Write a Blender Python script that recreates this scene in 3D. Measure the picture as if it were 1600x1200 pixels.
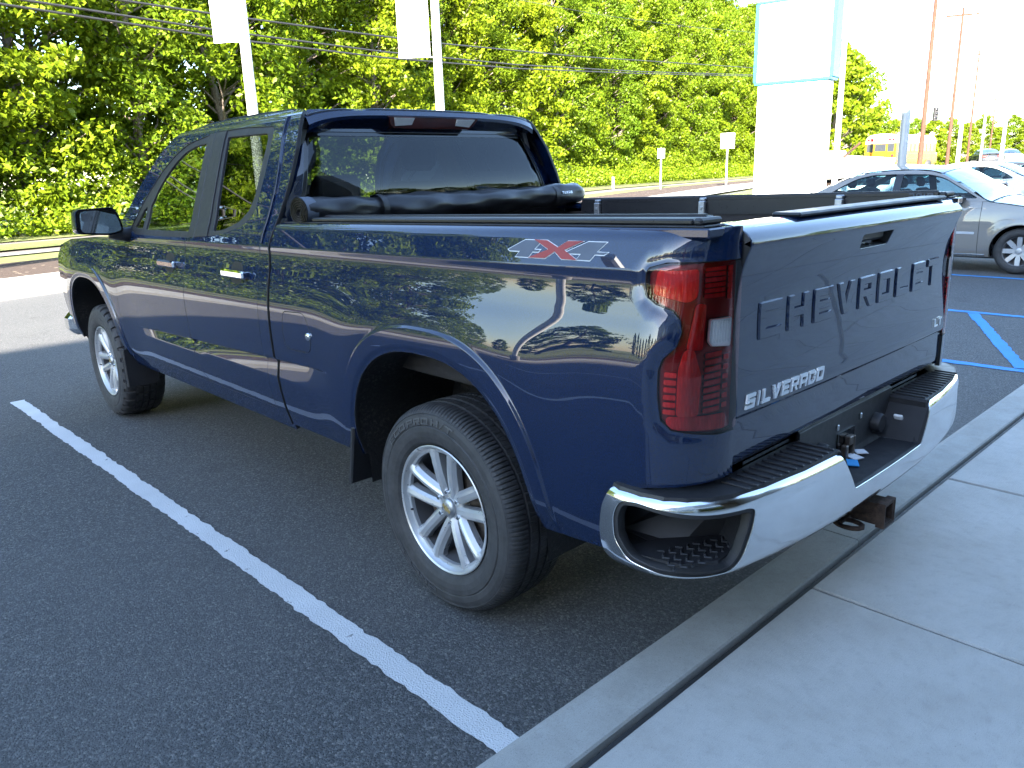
import bpy, bmesh, math, random
import numpy as np
from mathutils import Vector, Matrix
from mathutils.geometry import delaunay_2d_cdt
for o in list(bpy.data.objects): bpy.data.objects.remove(o)
SC = bpy.context.scene
COL = SC.collection
rnd = random.Random(7); RS = np.random.RandomState(11)
# ------------------------------------------------------------------ camera
CAM = np.array([-2.5802, -2.1112, 1.5789])
YAW, PITCH, ROLL, FPX = math.radians(43.2958), math.radians(-15.0375), math.radians(-1.8429), 1219.769
def cam_axes():
    f = np.array([math.sin(YAW)*math.cos(PITCH), math.cos(YAW)*math.cos(PITCH), math.sin(PITCH)])
    r = np.array([math.cos(YAW), -math.sin(YAW), 0.0]); u = np.cross(r, f)
    c, s = math.cos(ROLL), math.sin(ROLL)
    return c*r + s*u, -s*r + c*u, f
CR, CU, CF = cam_axes()
cd = bpy.data.cameras.new('camera'); cam = bpy.data.objects.new('camera', cd); COL.objects.link(cam)
cd.sensor_fit = 'HORIZONTAL'; cd.sensor_width = 36; cd.lens = FPX/1600*36; cd.clip_end = 3000; cd.clip_start = .05
M = Matrix.Identity(4)
for i in range(3): M[i][0] = CR[i]; M[i][1] = CU[i]; M[i][2] = -CF[i]; M[i][3] = CAM[i]
cam.matrix_world = M
SC.camera = cam
# ------------------------------------------------------------------ sky, sun, exposure
SUN_AZ, SUN_EL = 237.0, 20.6        # the sun stands behind the camera, over the dealership roof
w = bpy.data.worlds.new('World'); SC.world = w; w.use_nodes = True
nt = w.node_tree; bg = nt.nodes['Background']
sk = nt.nodes.new('ShaderNodeTexSky'); sk.sky_type = 'NISHITA'; sk.sun_disc = False
sk.sun_elevation = math.radians(SUN_EL); sk.sun_rotation = math.radians(SUN_AZ)
sk.air_density = 1.0; sk.dust_density = .6; sk.ozone_density = 1.7
nt.links.new(sk.outputs[0], bg.inputs[0]); bg.inputs[1].default_value = 0.10
sl = bpy.data.lights.new('sun', 'SUN'); sl.energy = 5.0; sl.angle = math.radians(.53); sl.color = (1, .90, .76)
so = bpy.data.objects.new('sun', sl); COL.objects.link(so)
az, el = math.radians(SUN_AZ), math.radians(SUN_EL)
sdir = Vector((math.sin(az)*math.cos(el), math.cos(az)*math.cos(el), math.sin(el)))   # towards the sun
so.rotation_euler = sdir.to_track_quat('Z', 'Y').to_euler(); so.location = (-10, -10, 20)
SC.view_settings.view_transform = 'Standard'; SC.view_settings.look = 'None'
SC.view_settings.exposure = 3.42; SC.view_settings.gamma = 1.0; SC.view_settings.use_curve_mapping = False
SC.render.engine = 'CYCLES'; SC.cycles.max_bounces = 8; SC.cycles.transparent_max_bounces = 16
SC.cycles.caustics_reflective = False; SC.cycles.caustics_refractive = False
# ------------------------------------------------------------------ pixel helpers (photo pixels, 1600x1200)
def ray(x, y): return CF + CR*(x-800)/FPX - CU*(y-600)/FPX
def bp(x, y, ax, v):
    d = ray(x, y); k = 'XYZ'.index(ax); return CAM + d*(v-CAM[k])/d[k]
def bpd(x, y, depth):
    return CAM + ray(x, y)*depth
def pxof(P):
    d = np.asarray(P, float)-CAM; z = d@CF
    return 800+FPX*(d@CR)/z, 600-FPX*(d@CU)/z
RDN = np.array([-.2588, .9659]); RDT = np.array([.9659, .2588])       # normal and direction of the road
def road(s, d, z=0.0):
    p = RDT*s + RDN*d; return np.array([p[0], p[1], z])
def bp_road(x, y, D):
    r = ray(x, y); t = (D-RDN@CAM[:2])/(RDN@r[:2]); return CAM+t*r
# ------------------------------------------------------------------ objects
def tag(o, label=None, cat=None, group=None, kind=None):
    if label: o['label'] = label
    if cat: o['category'] = cat
    if group: o['group'] = group
    if kind: o['kind'] = kind
    return o
def empty(name, loc=(0, 0, 0), rz=0.0, parent=None):
    o = bpy.data.objects.new(name, None); COL.objects.link(o); o.location = loc; o.rotation_euler = (0, 0, rz)
    o.empty_display_size = .1
    if parent: o.parent = parent
    return o
def meshdata(name, V, F, smooth=False, N=None, mats=None, MI=None):
    me = bpy.data.meshes.new(name)
    me.from_pydata([tuple(map(float, v)) for v in V], [], [tuple(map(int, f)) for f in F])
    if mats:
        for m in mats: me.materials.append(m)
    if MI is not None: me.polygons.foreach_set('material_index', np.asarray(MI, np.int32))
    if smooth: me.polygons.foreach_set('use_smooth', np.ones(len(me.polygons), bool))
    me.update()
    if N is not None: me.normals_split_custom_set_from_vertices([tuple(map(float, n)) for n in N])
    return me
def mk(name, VF, mat, parent=None, smooth=False, N=None, loc=None, auto=None):
    V, F = VF[0], VF[1]
    me = meshdata(name, V, F, smooth, N, [mat] if mat else None)
    o = bpy.data.objects.new(name, me); COL.objects.link(o)
    if parent: o.parent = parent
    if loc is not None: o.location = loc
    if auto: me.set_sharp_from_angle(angle=math.radians(auto)) if hasattr(me, 'set_sharp_from_angle') else None
    return o
def copy_tree(o, parent=None):
    c = o.copy(); COL.objects.link(c); c.parent = parent
    for ch in [x for x in bpy.data.objects if x.parent == o]: copy_tree(ch, c)
    return c
# ------------------------------------------------------------------ shapes: all return (V list, F list)
def join(*L):
    V = []; F = []
    for v, f in L:
        b = len(V); V += [tuple(p) for p in v]; F += [tuple(i+b for i in q) for q in f]
    return V, F
def xf(VF, M): return [tuple(M @ Vector(v)) for v in VF[0]], VF[1]
def mv(VF, dx, dy, dz): return [(v[0]+dx, v[1]+dy, v[2]+dz) for v in VF[0]], VF[1]
def box(x0, x1, y0, y1, z0, z1, b=0.0):
    if b <= 0:
        V = [(x0,y0,z0),(x1,y0,z0),(x1,y1,z0),(x0,y1,z0),(x0,y0,z1),(x1,y0,z1),(x1,y1,z1),(x0,y1,z1)]
        return V, [(3,2,1,0),(4,5,6,7),(0,1,5,4),(1,2,6,5),(2,3,7,6),(3,0,4,7)]
    b = min(b, abs(x1-x0)*.45, abs(y1-y0)*.45, abs(z1-z0)*.45)
    V = []; idx = {}
    X = (x0, x1); Y = (y0, y1); Z = (z0, z1); s = (1, -1)
    for i in (0, 1):
        for j in (0, 1):
            for k in (0, 1):
                for a in range(3):
                    p = [X[i]+s[i]*b*(a != 0), Y[j]+s[j]*b*(a != 1), Z[k]+s[k]*b*(a != 2)]
                    idx[i,j,k,a] = len(V); V.append(tuple(p))
    F = []
    def q(*t): F.append(tuple(idx[x] for x in t))
    q((0,0,0,0),(0,0,1,0),(0,1,1,0),(0,1,0,0)); q((1,0,0,0),(1,1,0,0),(1,1,1,0),(1,0,1,0))
    q((0,0,0,1),(1,0,0,1),(1,0,1,1),(0,0,1,1)); q((0,1,0,1),(0,1,1,1),(1,1,1,1),(1,1,0,1))
    q((0,0,0,2),(0,1,0,2),(1,1,0,2),(1,0,0,2)); q((0,0,1,2),(1,0,1,2),(1,1,1,2),(0,1,1,2))
    for i in (0,1):
        for j in (0,1): q((i,j,0,0),(i,j,1,0),(i,j,1,1),(i,j,0,1))
    for i in (0,1):
        for k in (0,1): q((i,0,k,0),(i,1,k,0),(i,1,k,2),(i,0,k,2))
    for j in (0,1):
        for k in (0,1): q((0,j,k,1),(1,j,k,1),(1,j,k,2),(0,j,k,2))
    for i in (0,1):
        for j in (0,1):
            for k in (0,1): q((i,j,k,0),(i,j,k,1),(i,j,k,2))
    return V, F
def tube(path, rad, n=8, cap=True):
    P = [np.asarray(p, float) for p in path]; m = len(P)
    if not hasattr(rad, '__len__'): rad = [rad]*m
    V = []; F = []; up = None
    for i in range(m):
        t = P[min(i+1, m-1)]-P[max(i-1, 0)]; t = t/(np.linalg.norm(t)+1e-12)
        if up is None:
            a = np.array([0, 0, 1.]) if abs(t[2]) < .9 else np.array([1., 0, 0])
            up = np.cross(t, np.cross(a, t))
        up = up-t*(up@t); up = up/(np.linalg.norm(up)+1e-12); s = np.cross(t, up)
        for k in range(n):
            an = 2*math.pi*k/n; V.append(tuple(P[i]+rad[i]*(math.cos(an)*up+math.sin(an)*s)))
    for i in range(m-1):
        for k in range(n):
            a = i*n+k; b = i*n+(k+1) % n; F.append((a, b, b+n, a+n))
    if cap: F.append(tuple(range(n))[::-1]); F.append(tuple(range((m-1)*n, m*n)))
    return V, F
def lathe_x(prof, n=48, mod=None, closed=False):
    """profile of (axial outward, radius) spun round the x axis; outward is -x"""
    V = []; F = []; m = len(prof)
    for k in range(n):
        a = 2*math.pi*k/n; c, s = math.cos(a), math.sin(a)
        for j, (ax, r) in enumerate(prof):
            rr = r+(mod(j, k) if mod else 0)
            V.append((-ax, rr*c, rr*s))
    for k in range(n):
        k2 = (k+1) % n
        for j in range(m-1 if not closed else m):
            j2 = (j+1) % m
            F.append((k*m+j, k*m+j2, k2*m+j2, k2*m+j))
    return V, F
# ------------------------------------------------------------------ 2D constrained triangulation
def resample(poly, h, closed=True):
    P = [np.asarray(p, float) for p in poly]; out = []
    n = len(P)
    for i in range(n if closed else n-1):
        a, b = P[i], P[(i+1) % n]; k = max(1, int(math.ceil(np.linalg.norm(b-a)/h)))
        for j in range(k): out.append(a+(b-a)*j/k)
    if not closed: out.append(P[-1])
    return np.array(out)
def rounded(poly, r, n=4):
    """round the corners of a polygon"""
    P = [np.asarray(p, float) for p in poly]; out = []; m = len(P)
    rr = r if hasattr(r, '__len__') else [r]*m
    for i in range(m):
        a, b, c = P[i-1], P[i], P[(i+1) % m]
        la, lc = np.linalg.norm(a-b), np.linalg.norm(c-b); q = min(rr[i], la*.48, lc*.48)
        if q < 1e-5: out.append(b); continue
        p0 = b+(a-b)/la*q; p1 = b+(c-b)/lc*q
        for j in range(n+1):
            t = j/n; out.append((1-t)**2*p0+2*t*(1-t)*b+t*t*p1)
    return np.array(out)
def smooth_poly(poly, n=4):
    """closed Catmull-Rom through the points"""
    P = np.asarray(poly, float); m = len(P); out = []
    for i in range(m):
        a, b, c, d = P[i-1], P[i], P[(i+1) % m], P[(i+2) % m]
        for j in range(n):
            t = j/n
            out.append(.5*((2*b)+(c-a)*t+(2*a-5*b+4*c-d)*t*t+(3*b-3*c+d-a)*t**3))
    return np.array(out)
def inpoly(pts, poly):
    x, y = pts[:, 0], pts[:, 1]; r = np.zeros(len(pts), bool); n = len(poly); j = n-1
    for i in range(n):
        xi, yi = poly[i]; xj, yj = poly[j]
        if yi != yj:
            c = ((yi > y) != (yj > y)) & (x < (xj-xi)*(y-yi)/(yj-yi)+xi); r ^= c
        j = i
    return r
def segdist(pts, poly):
    d = np.full(len(pts), 1e9); n = len(poly)
    for i in range(n):
        a = poly[i]; b = poly[(i+1) % n]; ab = b-a; L = ab@ab+1e-15
        t = np.clip(((pts-a)@ab)/L, 0, 1); q = pts-(a+t[:, None]*ab)
        d = np.minimum(d, q[:, 0]**2+q[:, 1]**2)
    return np.sqrt(d)
def cdt(outers, holes, pts, h, mind=.35):
    """triangulate union(outers) minus holes with interior points; returns 2D verts, tris"""
    polys = [np.asarray(p, float) for p in list(outers)+list(holes)]
    pts = np.asarray(pts, float).reshape(-1, 2)
    if len(pts):
        k = np.zeros(len(pts), bool)
        for p in outers: k |= inpoly(pts, np.asarray(p, float))
        for p in holes: k &= ~inpoly(pts, np.asarray(p, float))
        pts = pts[k]
        for p in polys: pts = pts[segdist(pts, p) > h*mind]
    vs = []; es = []
    for p in polys:
        b = len(vs); n = len(p); vs += [Vector(q) for q in p]; es += [(b+i, b+(i+1) % n) for i in range(n)]
    vs += [Vector(q) for q in pts]
    r = delaunay_2d_cdt(vs, es, [], 0, 1e-7)
    V = np.array([(v.x, v.y) for v in r[0]]); F = np.array([f for f in r[2] if len(f) == 3], int)
    c = V[F].mean(1); k = np.zeros(len(F), bool)
    for p in outers: k |= inpoly(c, np.asarray(p, float))
    for p in holes: k &= ~inpoly(c, np.asarray(p, float))
    F = F[k]
    A = V[F[:, 1]]-V[F[:, 0]]; B = V[F[:, 2]]-V[F[:, 0]]; cr = A[:, 0]*B[:, 1]-A[:, 1]*B[:, 0]
    F[cr < 0] = F[cr < 0][:, ::-1]
    used = np.unique(F); mp = -np.ones(len(V), int); mp[used] = np.arange(len(used))
    return V[used], mp[F]
def boundary(F):
    e = {}
    for f in F:
        for i in range(3):
            a, b = f[i], f[(i+1) % 3]
            if (b, a) in e: del e[b, a]
            else: e[a, b] = 1
    return list(e)
def gridpts(x0, x1, y0, y1, h):
    a = np.arange(x0+h/2, x1, h); b = np.arange(y0+h/2, y1, h)
    A, B = np.meshgrid(a, b); return np.stack([A.ravel(), B.ravel()], -1)
def surf_normals(mapf, P, e=6e-4):
    du = mapf(P[:, 0]+e, P[:, 1])-mapf(P[:, 0]-e, P[:, 1]); dv = mapf(P[:, 0], P[:, 1]+e)-mapf(P[:, 0], P[:, 1]-e)
    n = np.cross(dv, du); return n/(np.linalg.norm(n, axis=1)[:, None]+1e-15)
def panel(name, mapf, outers, holes, h, mat, parent, pts=None, depth=.018, off=0.0, side=-1, gapmat=True):
    """sheet metal: a piece of a mapped surface with its own edge flanges and analytic normals.
       mapf(u, v) -> xyz on the left side; side=+1 mirrors it to the right"""
    outers = [resample(p, h) for p in outers]; holes = [resample(p, h) for p in holes]
    if pts is None:
        al = np.concatenate(outers); pts = gridpts(al[:, 0].min(), al[:, 0].max(), al[:, 1].min(), al[:, 1].max(), h)
    P, F = cdt(outers, holes, pts, h)
    N = surf_normals(mapf, P); V = mapf(P[:, 0], P[:, 1])+N*off
    # orient the faces with the normals
    a = V[F]; fn = np.cross(a[:, 1]-a[:, 0], a[:, 2]-a[:, 0]); fl = (fn*N[F[:, 0]]).sum(1) < 0
    F[fl] = F[fl][:, ::-1]
    VV = [V]; NN = [N]; FF = [tuple(f) for f in F]; MI2 = []
    if depth > 0:
        be = boundary([tuple(f) for f in F]); b0 = len(V); X = []; XN = []
        r = min(.0025, depth*.4)
        for (i, j) in be:
            t = V[j]-V[i]; t = t/(np.linalg.norm(t)+1e-12); on = np.cross(t, N[i])
            for k in (i, j):
                X += [V[k], V[k]+on*r*.8-N[k]*r, V[k]+on*r-N[k]*depth]
                XN += [N[k], on*.85+N[k]*.5, on]
            q = b0+len(X)-6
            FF += [(q, q+1, q+4, q+3), (q+1, q+2, q+5, q+4)]; MI2.append(len(FF)-1)
            if name in ('front_door', 'rear_door', 'fuel_door', 'cab_side', 'bed_side'): MI2.append(len(FF)-2)
        VV.append(np.array(X)); NN.append(np.array(XN))
    V = np.concatenate(VV); N = np.concatenate(NN)
    if side > 0:
        V = V*[-1, 1, 1]; N = N*[-1, 1, 1]; FF = [f[::-1] for f in FF]
    # flange faces: orient by their normals
    G = []
    for f in FF:
        if len(f) == 4:
            a = V[list(f)]; n = np.cross(a[1]-a[0], a[2]-a[0])
            if n@(N[f[1]]+N[f[2]]) < 0: f = f[::-1]
        G.append(f)
    o = mk(name, (V, G), mat, parent, True, N)
    if MI2 and gapmat:
        o.data.materials.append(MT['gap']); mi = np.zeros(len(G), np.int32); mi[MI2] = 1  # blackened flanges imitate the shade inside the panel gaps
        o.data.polygons.foreach_set('material_index', mi)
    return o
def prism2(polys, mapf, depth, h=.05, base=-.002, holes=(), cham=0.0):
    """flat shapes (letters, trims) laid on a mapped surface and raised by depth; mapf(u,v)->(xyz, normal)"""
    P, F = cdt([resample(p, h) for p in polys], [resample(p, h) for p in holes], np.zeros((0, 2)), h)
    A, N = mapf(P[:, 0], P[:, 1]); T = A+N*depth; B = A+N*base
    a = T[F]; fn = np.cross(a[:, 1]-a[:, 0], a[:, 2]-a[:, 0]); fl = (fn*N[F[:, 0]]).sum(1) < 0
    F[fl] = F[fl][:, ::-1]
    FF = [tuple(f) for f in F]; n = len(T); V = list(T)
    if depth > 0:
        be = boundary(FF); O = np.zeros_like(T)
        for (i, j) in be:
            t = T[j]-T[i]; t = t/(np.linalg.norm(t)+1e-12); o_ = np.cross(t, N[i]); O[i] += o_; O[j] += o_
        L = np.linalg.norm(O, axis=1)[:, None]; O = np.where(L > 1e-9, O/np.maximum(L, 1e-9), 0)
        V += list(T)+list(B+O*cham)
        for (i, j) in be: FF.append((j+n, i+n, i+2*n, j+2*n))
    return V, FF
# ------------------------------------------------------------------ materials
class NT:
    def __init__(s, name):
        s.m = bpy.data.materials.new(name); s.m.use_nodes = True; s.t = s.m.node_tree
        s.b = s.t.nodes['Principled BSDF']; s.out = s.t.nodes['Material Output']
    def n(s, ty, **k):
        x = s.t.nodes.new(ty)
        for a, v in k.items(): setattr(x, a, v)
        return x
    def l(s, a, b): s.t.links.new(a, b)
    def coord(s, kind='Object'):
        return s.n('ShaderNodeTexCoord').outputs[kind]
    def noise(s, vec, scale, detail=4, rough=.55, dist=0.0):
        x = s.n('ShaderNodeTexNoise'); x.inputs['Scale'].default_value = scale; x.inputs['Detail'].default_value = detail
        x.inputs['Roughness'].default_value = rough; x.inputs['Distortion'].default_value = dist; s.l(vec, x.inputs['Vector']); return x.outputs['Fac']
    def vor(s, vec, scale, feat='F1', out='Distance'):
        x = s.n('ShaderNodeTexVoronoi', feature=feat); x.inputs['Scale'].default_value = scale; s.l(vec, x.inputs['Vector']); return x.outputs[out]
    def ramp(s, fac, stops):
        x = s.n('ShaderNodeValToRGB'); s.l(fac, x.inputs[0]); e = x.color_ramp.elements
        while len(e) < len(stops): e.new(.5)
        for i, (p, c) in enumerate(stops):
            e[i].position = p; e[i].color = (c, c, c, 1) if not hasattr(c, '__len__') else (*c[:3], 1)
        return x.outputs[0]
    def mix(s, fac, a, b, mode='MIX'):
        x = s.n('ShaderNodeMix', data_type='RGBA', blend_type=mode)
        for k, v in ((0, fac), (6, a), (7, b)):
            if hasattr(v, 'links'): s.l(v, x.inputs[k])
            elif hasattr(v, '__len__'): x.inputs[k].default_value = (*v[:3], 1)
            else: x.inputs[k].default_value = v if k == 0 else (v, v, v, 1)
        return x.outputs[2]
    def math(s, op, a, b=0.0):
        x = s.n('ShaderNodeMath', operation=op)
        for k, v in ((0, a), (1, b)):
            if hasattr(v, 'links'): s.l(v, x.inputs[k])
            else: x.inputs[k].default_value = v
        return x.outputs[0]
    def bump(s, hgt, strength=.3, dist=.01, prev=None):
        x = s.n('ShaderNodeBump'); x.inputs['Strength'].default_value = strength; x.inputs['Distance'].default_value = dist
        s.l(hgt, x.inputs['Height'])
        if prev is not None: s.l(prev, x.inputs['Normal'])
        return x.outputs[0]
    def set(s, **k):
        for a, v in k.items():
            i = s.b.inputs[a.replace('_', ' ')]
            if hasattr(v, 'links'): s.l(v, i)
            elif hasattr(v, '__len__') and len(v) == 3: i.default_value = (*v, 1)
            else: i.default_value = v
        return s
def simple(name, col, rough=.5, metal=0.0, var=.12, scale=8, bump=0.0, bscale=60, coat=0.0, spec=.5):
    t = NT(name); v = t.coord()
    n = t.noise(v, scale, 5)
    c = t.mix(t.ramp(n, [(.3, 0), (.7, 1)]), [x*(1-var) for x in col], [min(1, x*(1+var)) for x in col])
    t.set(Base_Color=c, Metallic=metal); t.b.inputs['Specular IOR Level'].default_value = spec
    t.set(Roughness=t.ramp(t.noise(v, scale*3, 4), [(.3, max(0, rough-.06)), (.7, min(1, rough+.06))]))
    if coat: t.set(Coat_Weight=coat, Coat_Roughness=.03)
    if bump: t.set(Normal=t.bump(t.noise(v, bscale, 4), bump, .004))
    return t.m
MT = {}
def paint(name, col, dust=.0):
    t = NT(name); v = t.coord()
    fl = t.noise(v, 900, 1)
    c = t.mix(t.ramp(fl, [(.35, 0), (.75, 1)]), [x*.85 for x in col], [min(1, x*1.25) for x in col])
    sp = t.ramp(t.noise(v, 38, 6, .7), [(.70, 0), (.76, 1)])          # dust specks
    c = t.mix(t.math('MULTIPLY', sp, dust), c, (.22, .21, .19))
    t.set(Base_Color=c, Metallic=.0, Roughness=.55, Coat_Weight=1.0, Coat_IOR=1.7, Coat_Roughness=.004)
    t.b.inputs['Specular IOR Level'].default_value = .08
    return t.m
MT['blue'] = paint('navy paint', (.0011, .0100, .042), .5)
MT['tan'] = paint('silver beige paint', (.22, .21, .195))
MT['white_paint'] = paint('white paint', (.62, .62, .61))
MT['silver_paint'] = paint('silver paint', (.5, .52, .55))
MT['dark_paint'] = paint('dark grey paint', (.03, .035, .045))
MT['gap'] = simple('gap and cup shade', (.004, .004, .005), .6, var=0)  # near-black stands in for the shade in panel gaps and handle cups
MT['trim'] = simple('black plastic', (.022, .022, .025), .48, bump=.06, bscale=500)
MT['gloss_black'] = simple('gloss black', (.008, .008, .009), .12, coat=.5)
MT['rubber'] = simple('tyre rubber', (.036, .036, .038), .66, bump=.12, bscale=180, scale=22, var=.3)
MT['liner'] = simple('bed liner', (.026, .022, .022), .8, bump=.5, bscale=320)
def liner_mat():
    t = NT('wheel well'); v = t.coord(); n = t.noise(v, 70, 5, .7); d = t.ramp(t.noise(v, 6, 4), [(.4, 0), (.7, 1)])
    m = t.math('MULTIPLY', t.ramp(n, [(.5, 0), (.62, 1)]), d)
    t.set(Base_Color=t.mix(m, (.012, .012, .013), (.06, .055, .05)), Roughness=.85, Normal=t.bump(n, .6, .01)); return t.m
MT['well'] = liner_mat()
MT['chrome'] = simple('chrome', (.80, .81, .82), .05, 1.0, .02, 3)
def bumper_mat():
    t = NT('bumper chrome'); v = t.coord(); n = t.noise(v, 9, 6, .6)
    t.set(Base_Color=t.mix(t.ramp(n, [(.35, 0), (.75, 1)]), (.72, .73, .74), (.80, .81, .82)), Metallic=1.0,
          Roughness=t.ramp(t.noise(v, 4, 6, .6), [(.3, .06), (.75, .2)])); return t.m
MT['bumper'] = bumper_mat()
MT['alloy'] = simple('painted alloy', (.46, .47, .485), .32, .45, .05, 12, coat=.4)
MT['alloy_dark'] = simple('barrel alloy', (.15, .15, .155), .5, .3, .1, 9)
MT['steel'] = simple('brake steel', (.16, .13, .11), .45, .8, .35, 30)
MT['rust'] = simple('rusty steel', (.055, .035, .026), .85, .2, .5, 40, bump=.5, bscale=120)
MT['vinyl'] = simple('black vinyl', (.018, .018, .021), .36, bump=.25, bscale=14, scale=4)
MT['rail'] = simple('black aluminium', (.020, .020, .023), .33, .1, .1, 30)
MT['alu'] = simple('bare aluminium', (.45, .46, .48), .42, .9, .12, 40)
MT['seat'] = simple('seat cloth', (.035, .035, .037), .8)
MT['seat_grey'] = simple('headliner', (.16, .155, .15), .9)
MT['paper'] = simple('paper', (.75, .76, .78), .8)
MT['bluepaper'] = simple('blue tag', (.05, .35, .75), .6)
MT['white_letter'] = simple('silver badge', (.72, .73, .75), .25, .6)
MT['decal_white'] = simple('decal white', (.72, .73, .74), .4)
MT['decal_grey'] = simple('decal grey', (.085, .10, .13), .55)
MT['decal_red'] = simple('decal red', (.30, .035, .03), .4)
MT['flag_white'] = simple('banner fabric', (.80, .80, .79), .8)
MT['red'] = simple('red panel', (.45, .03, .03), .45)
def glass(name, tint, refl=1.0, ior=1.5):
    """thin glazing: tinted see-through with a fresnel reflection"""
    t = NT(name); tr = t.n('ShaderNodeBsdfTransparent'); tr.inputs[0].default_value = (*tint, 1)
    gl = t.n('ShaderNodeBsdfGlossy'); gl.inputs['Roughness'].default_value = .0; gl.inputs[0].default_value = (.95, .97, 1, 1)
    fr = t.n('ShaderNodeFresnel'); fr.inputs[0].default_value = ior
    v = t.coord(); t.l(t.bump(t.noise(v, 1.3, 2), .012, .05), gl.inputs['Normal'])
    mx = t.n('ShaderNodeMixShader')
    t.l(t.math('MULTIPLY', fr.outputs[0], refl), mx.inputs[0]); t.l(tr.outputs[0], mx.inputs[1]); t.l(gl.outputs[0], mx.inputs[2])
    t.l(mx.outputs[0], t.out.inputs[0]); return t.m
MT['glass'] = glass('side glass', (.45, .53, .49), 1.9)
MT['glass_dark'] = glass('privacy glass', (.10, .11, .11), 1.9)
MT['glass_rear'] = glass('rear privacy glass', (.30, .32, .31), 1.0)
MT['lens_red'] = glass('red lens', (1.0, .60, .58), 1.0)
MT['lens_clear'] = glass('clear lens', (.97, .97, .98), .6)
MT['glass_car'] = glass('car glass', (.40, .55, .60), .7)
MT['glass_shop'] = glass('shop glass', (.30, .33, .33), 2.2)
MT['mirror'] = simple('mirror glass', (.62, .72, .80), .01, 1.0, .0)
MT['red_body'] = simple('red reflector', (.72, .016, .022), .14, .0, .1, 20, coat=1)
MT['red_bright'] = simple('bright red reflector', (.92, .022, .022), .12, .0, .12, 30, coat=1)
def reflector(name, a, b):
    """moulded prism reflector: fine vertical flutes and uneven depth of colour"""
    t = NT(name); v = t.coord(); mp = t.n('ShaderNodeMapping'); t.l(v, mp.inputs[0]); mp.inputs['Scale'].default_value = (1, 1, .22)
    n = t.noise(mp.outputs[0], 34, 4, .6); f = t.vor(mp.outputs[0], 150)
    c = t.mix(t.ramp(n, [(.35, 0), (.65, 1)]), a, b); c = t.mix(t.ramp(f, [(.1, 0), (.7, .28)]), c, [x*.45 for x in a])
    t.set(Base_Color=c, Roughness=.16, Coat_Weight=.6, Normal=t.bump(f, .5, .004)); return t.m
MT['red_body'] = reflector('red reflector', (.66, .012, .018), (.90, .035, .045)); MT['red_bright'] = reflector('bright red reflector', (.90, .025, .030), (1.0, .09, .08))
MT['red_dark'] = simple('dark red housing', (.20, .008, .012), .22, coat=1)
MT['clear_white'] = simple('reverse reflector', (.92, .92, .93), .3, .0, .03, 30)
# ================================================================== surfaces
def asphalt_mat(name, a, b, patch=(.075, .075, .075)):
    t = NT(name); v = t.coord()
    vo = t.n('ShaderNodeTexVoronoi'); vo.inputs['Scale'].default_value = 135; t.l(v, vo.inputs['Vector'])
    st = t.n('ShaderNodeSeparateColor'); t.l(vo.outputs['Color'], st.inputs[0])
    fine = t.noise(v, 330, 3, .6)
    c = t.mix(t.ramp(st.outputs[0], [(.35, 0), (.95, 1)]), a, b)
    c = t.mix(t.ramp(st.outputs[1], [(.93, 0), (.97, 1)]), c, (.20, .195, .185))         # pale stones
    c = t.mix(t.ramp(fine, [(.45, 0), (.75, .5)]), c, [x*.45 for x in a])
    big = t.noise(v, .55, 5, .6)
    c = t.mix(t.ramp(big, [(.42, 0), (.75, .45)]), c, patch)
    lo = t.noise(v, 1.7, 5, .65)
    c = t.mix(t.ramp(lo, [(.60, 0), (.74, .45)]), c, [x*.5 for x in a])                    # oil and tyre marks
    h = t.math('ADD', t.ramp(vo.outputs['Distance'], [(0, 1), (.55, 0)]), t.math('MULTIPLY', fine, .6))
    t.set(Base_Color=c, Roughness=.80, Normal=t.bump(h, .75, .005)); t.b.inputs['Specular IOR Level'].default_value = .4
    return t.m
MT['asphalt'] = asphalt_mat('parking asphalt', (.062, .064, .066), (.135, .137, .140), (.11, .11, .11))
MT['road'] = asphalt_mat('road asphalt', (.13, .115, .108), (.21, .19, .18), (.19, .175, .165))
def concrete_mat(name, a, b, broom=True):
    t = NT(name); v = t.coord()
    c = t.mix(t.ramp(t.noise(v, 1.1, 6, .6), [(.3, 0), (.72, 1)]), a, b)
    c = t.mix(t.ramp(t.noise(v, 3.1, 7, .7), [(.42, 0), (.75, .7)]), c, [a[0]*.74, a[1]*.71, a[2]*.66])
    c = t.mix(t.ramp(t.noise(v, 24, 6, .75), [(.5, 0), (.8, .5)]), c, [x*.62 for x in a])
    fi = t.noise(v, 420, 3, .7)
    c = t.mix(t.ramp(fi, [(.5, 0), (.72, .65)]), c, [x*.5 for x in a])
    c = t.mix(t.ramp(t.noise(v, 190, 2, .5), [(.66, 0), (.72, .5)]), c, [x*.35 for x in a])
    ob = t.n('ShaderNodeObjectInfo'); c = t.mix(t.math('MULTIPLY', ob.outputs['Random'], .22), c, [x*.8 for x in a])
    mp = t.n('ShaderNodeMapping'); t.l(v, mp.inputs[0]); mp.inputs['Scale'].default_value = (6, 260, 1)
    br = t.noise(mp.outputs[0], 1.0, 3, .6)
    h = t.math('ADD', t.math('MULTIPLY', br, .8 if broom else .1), t.math('MULTIPLY', fi, .5))
    t.set(Base_Color=c, Roughness=.9, Normal=t.bump(h, .5, .005)); t.b.inputs['Specular IOR Level'].default_value = .3
    return t.m
MT['slab'] = concrete_mat('sidewalk concrete', (.42, .41, .385), (.51, .50, .475))
MT['kerb'] = concrete_mat('kerb concrete', (.36, .355, .33), (.46, .455, .43), False)
MT['sealant'] = simple('joint sealant', (.018, .018, .019), .7, bump=.4, bscale=90)
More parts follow.
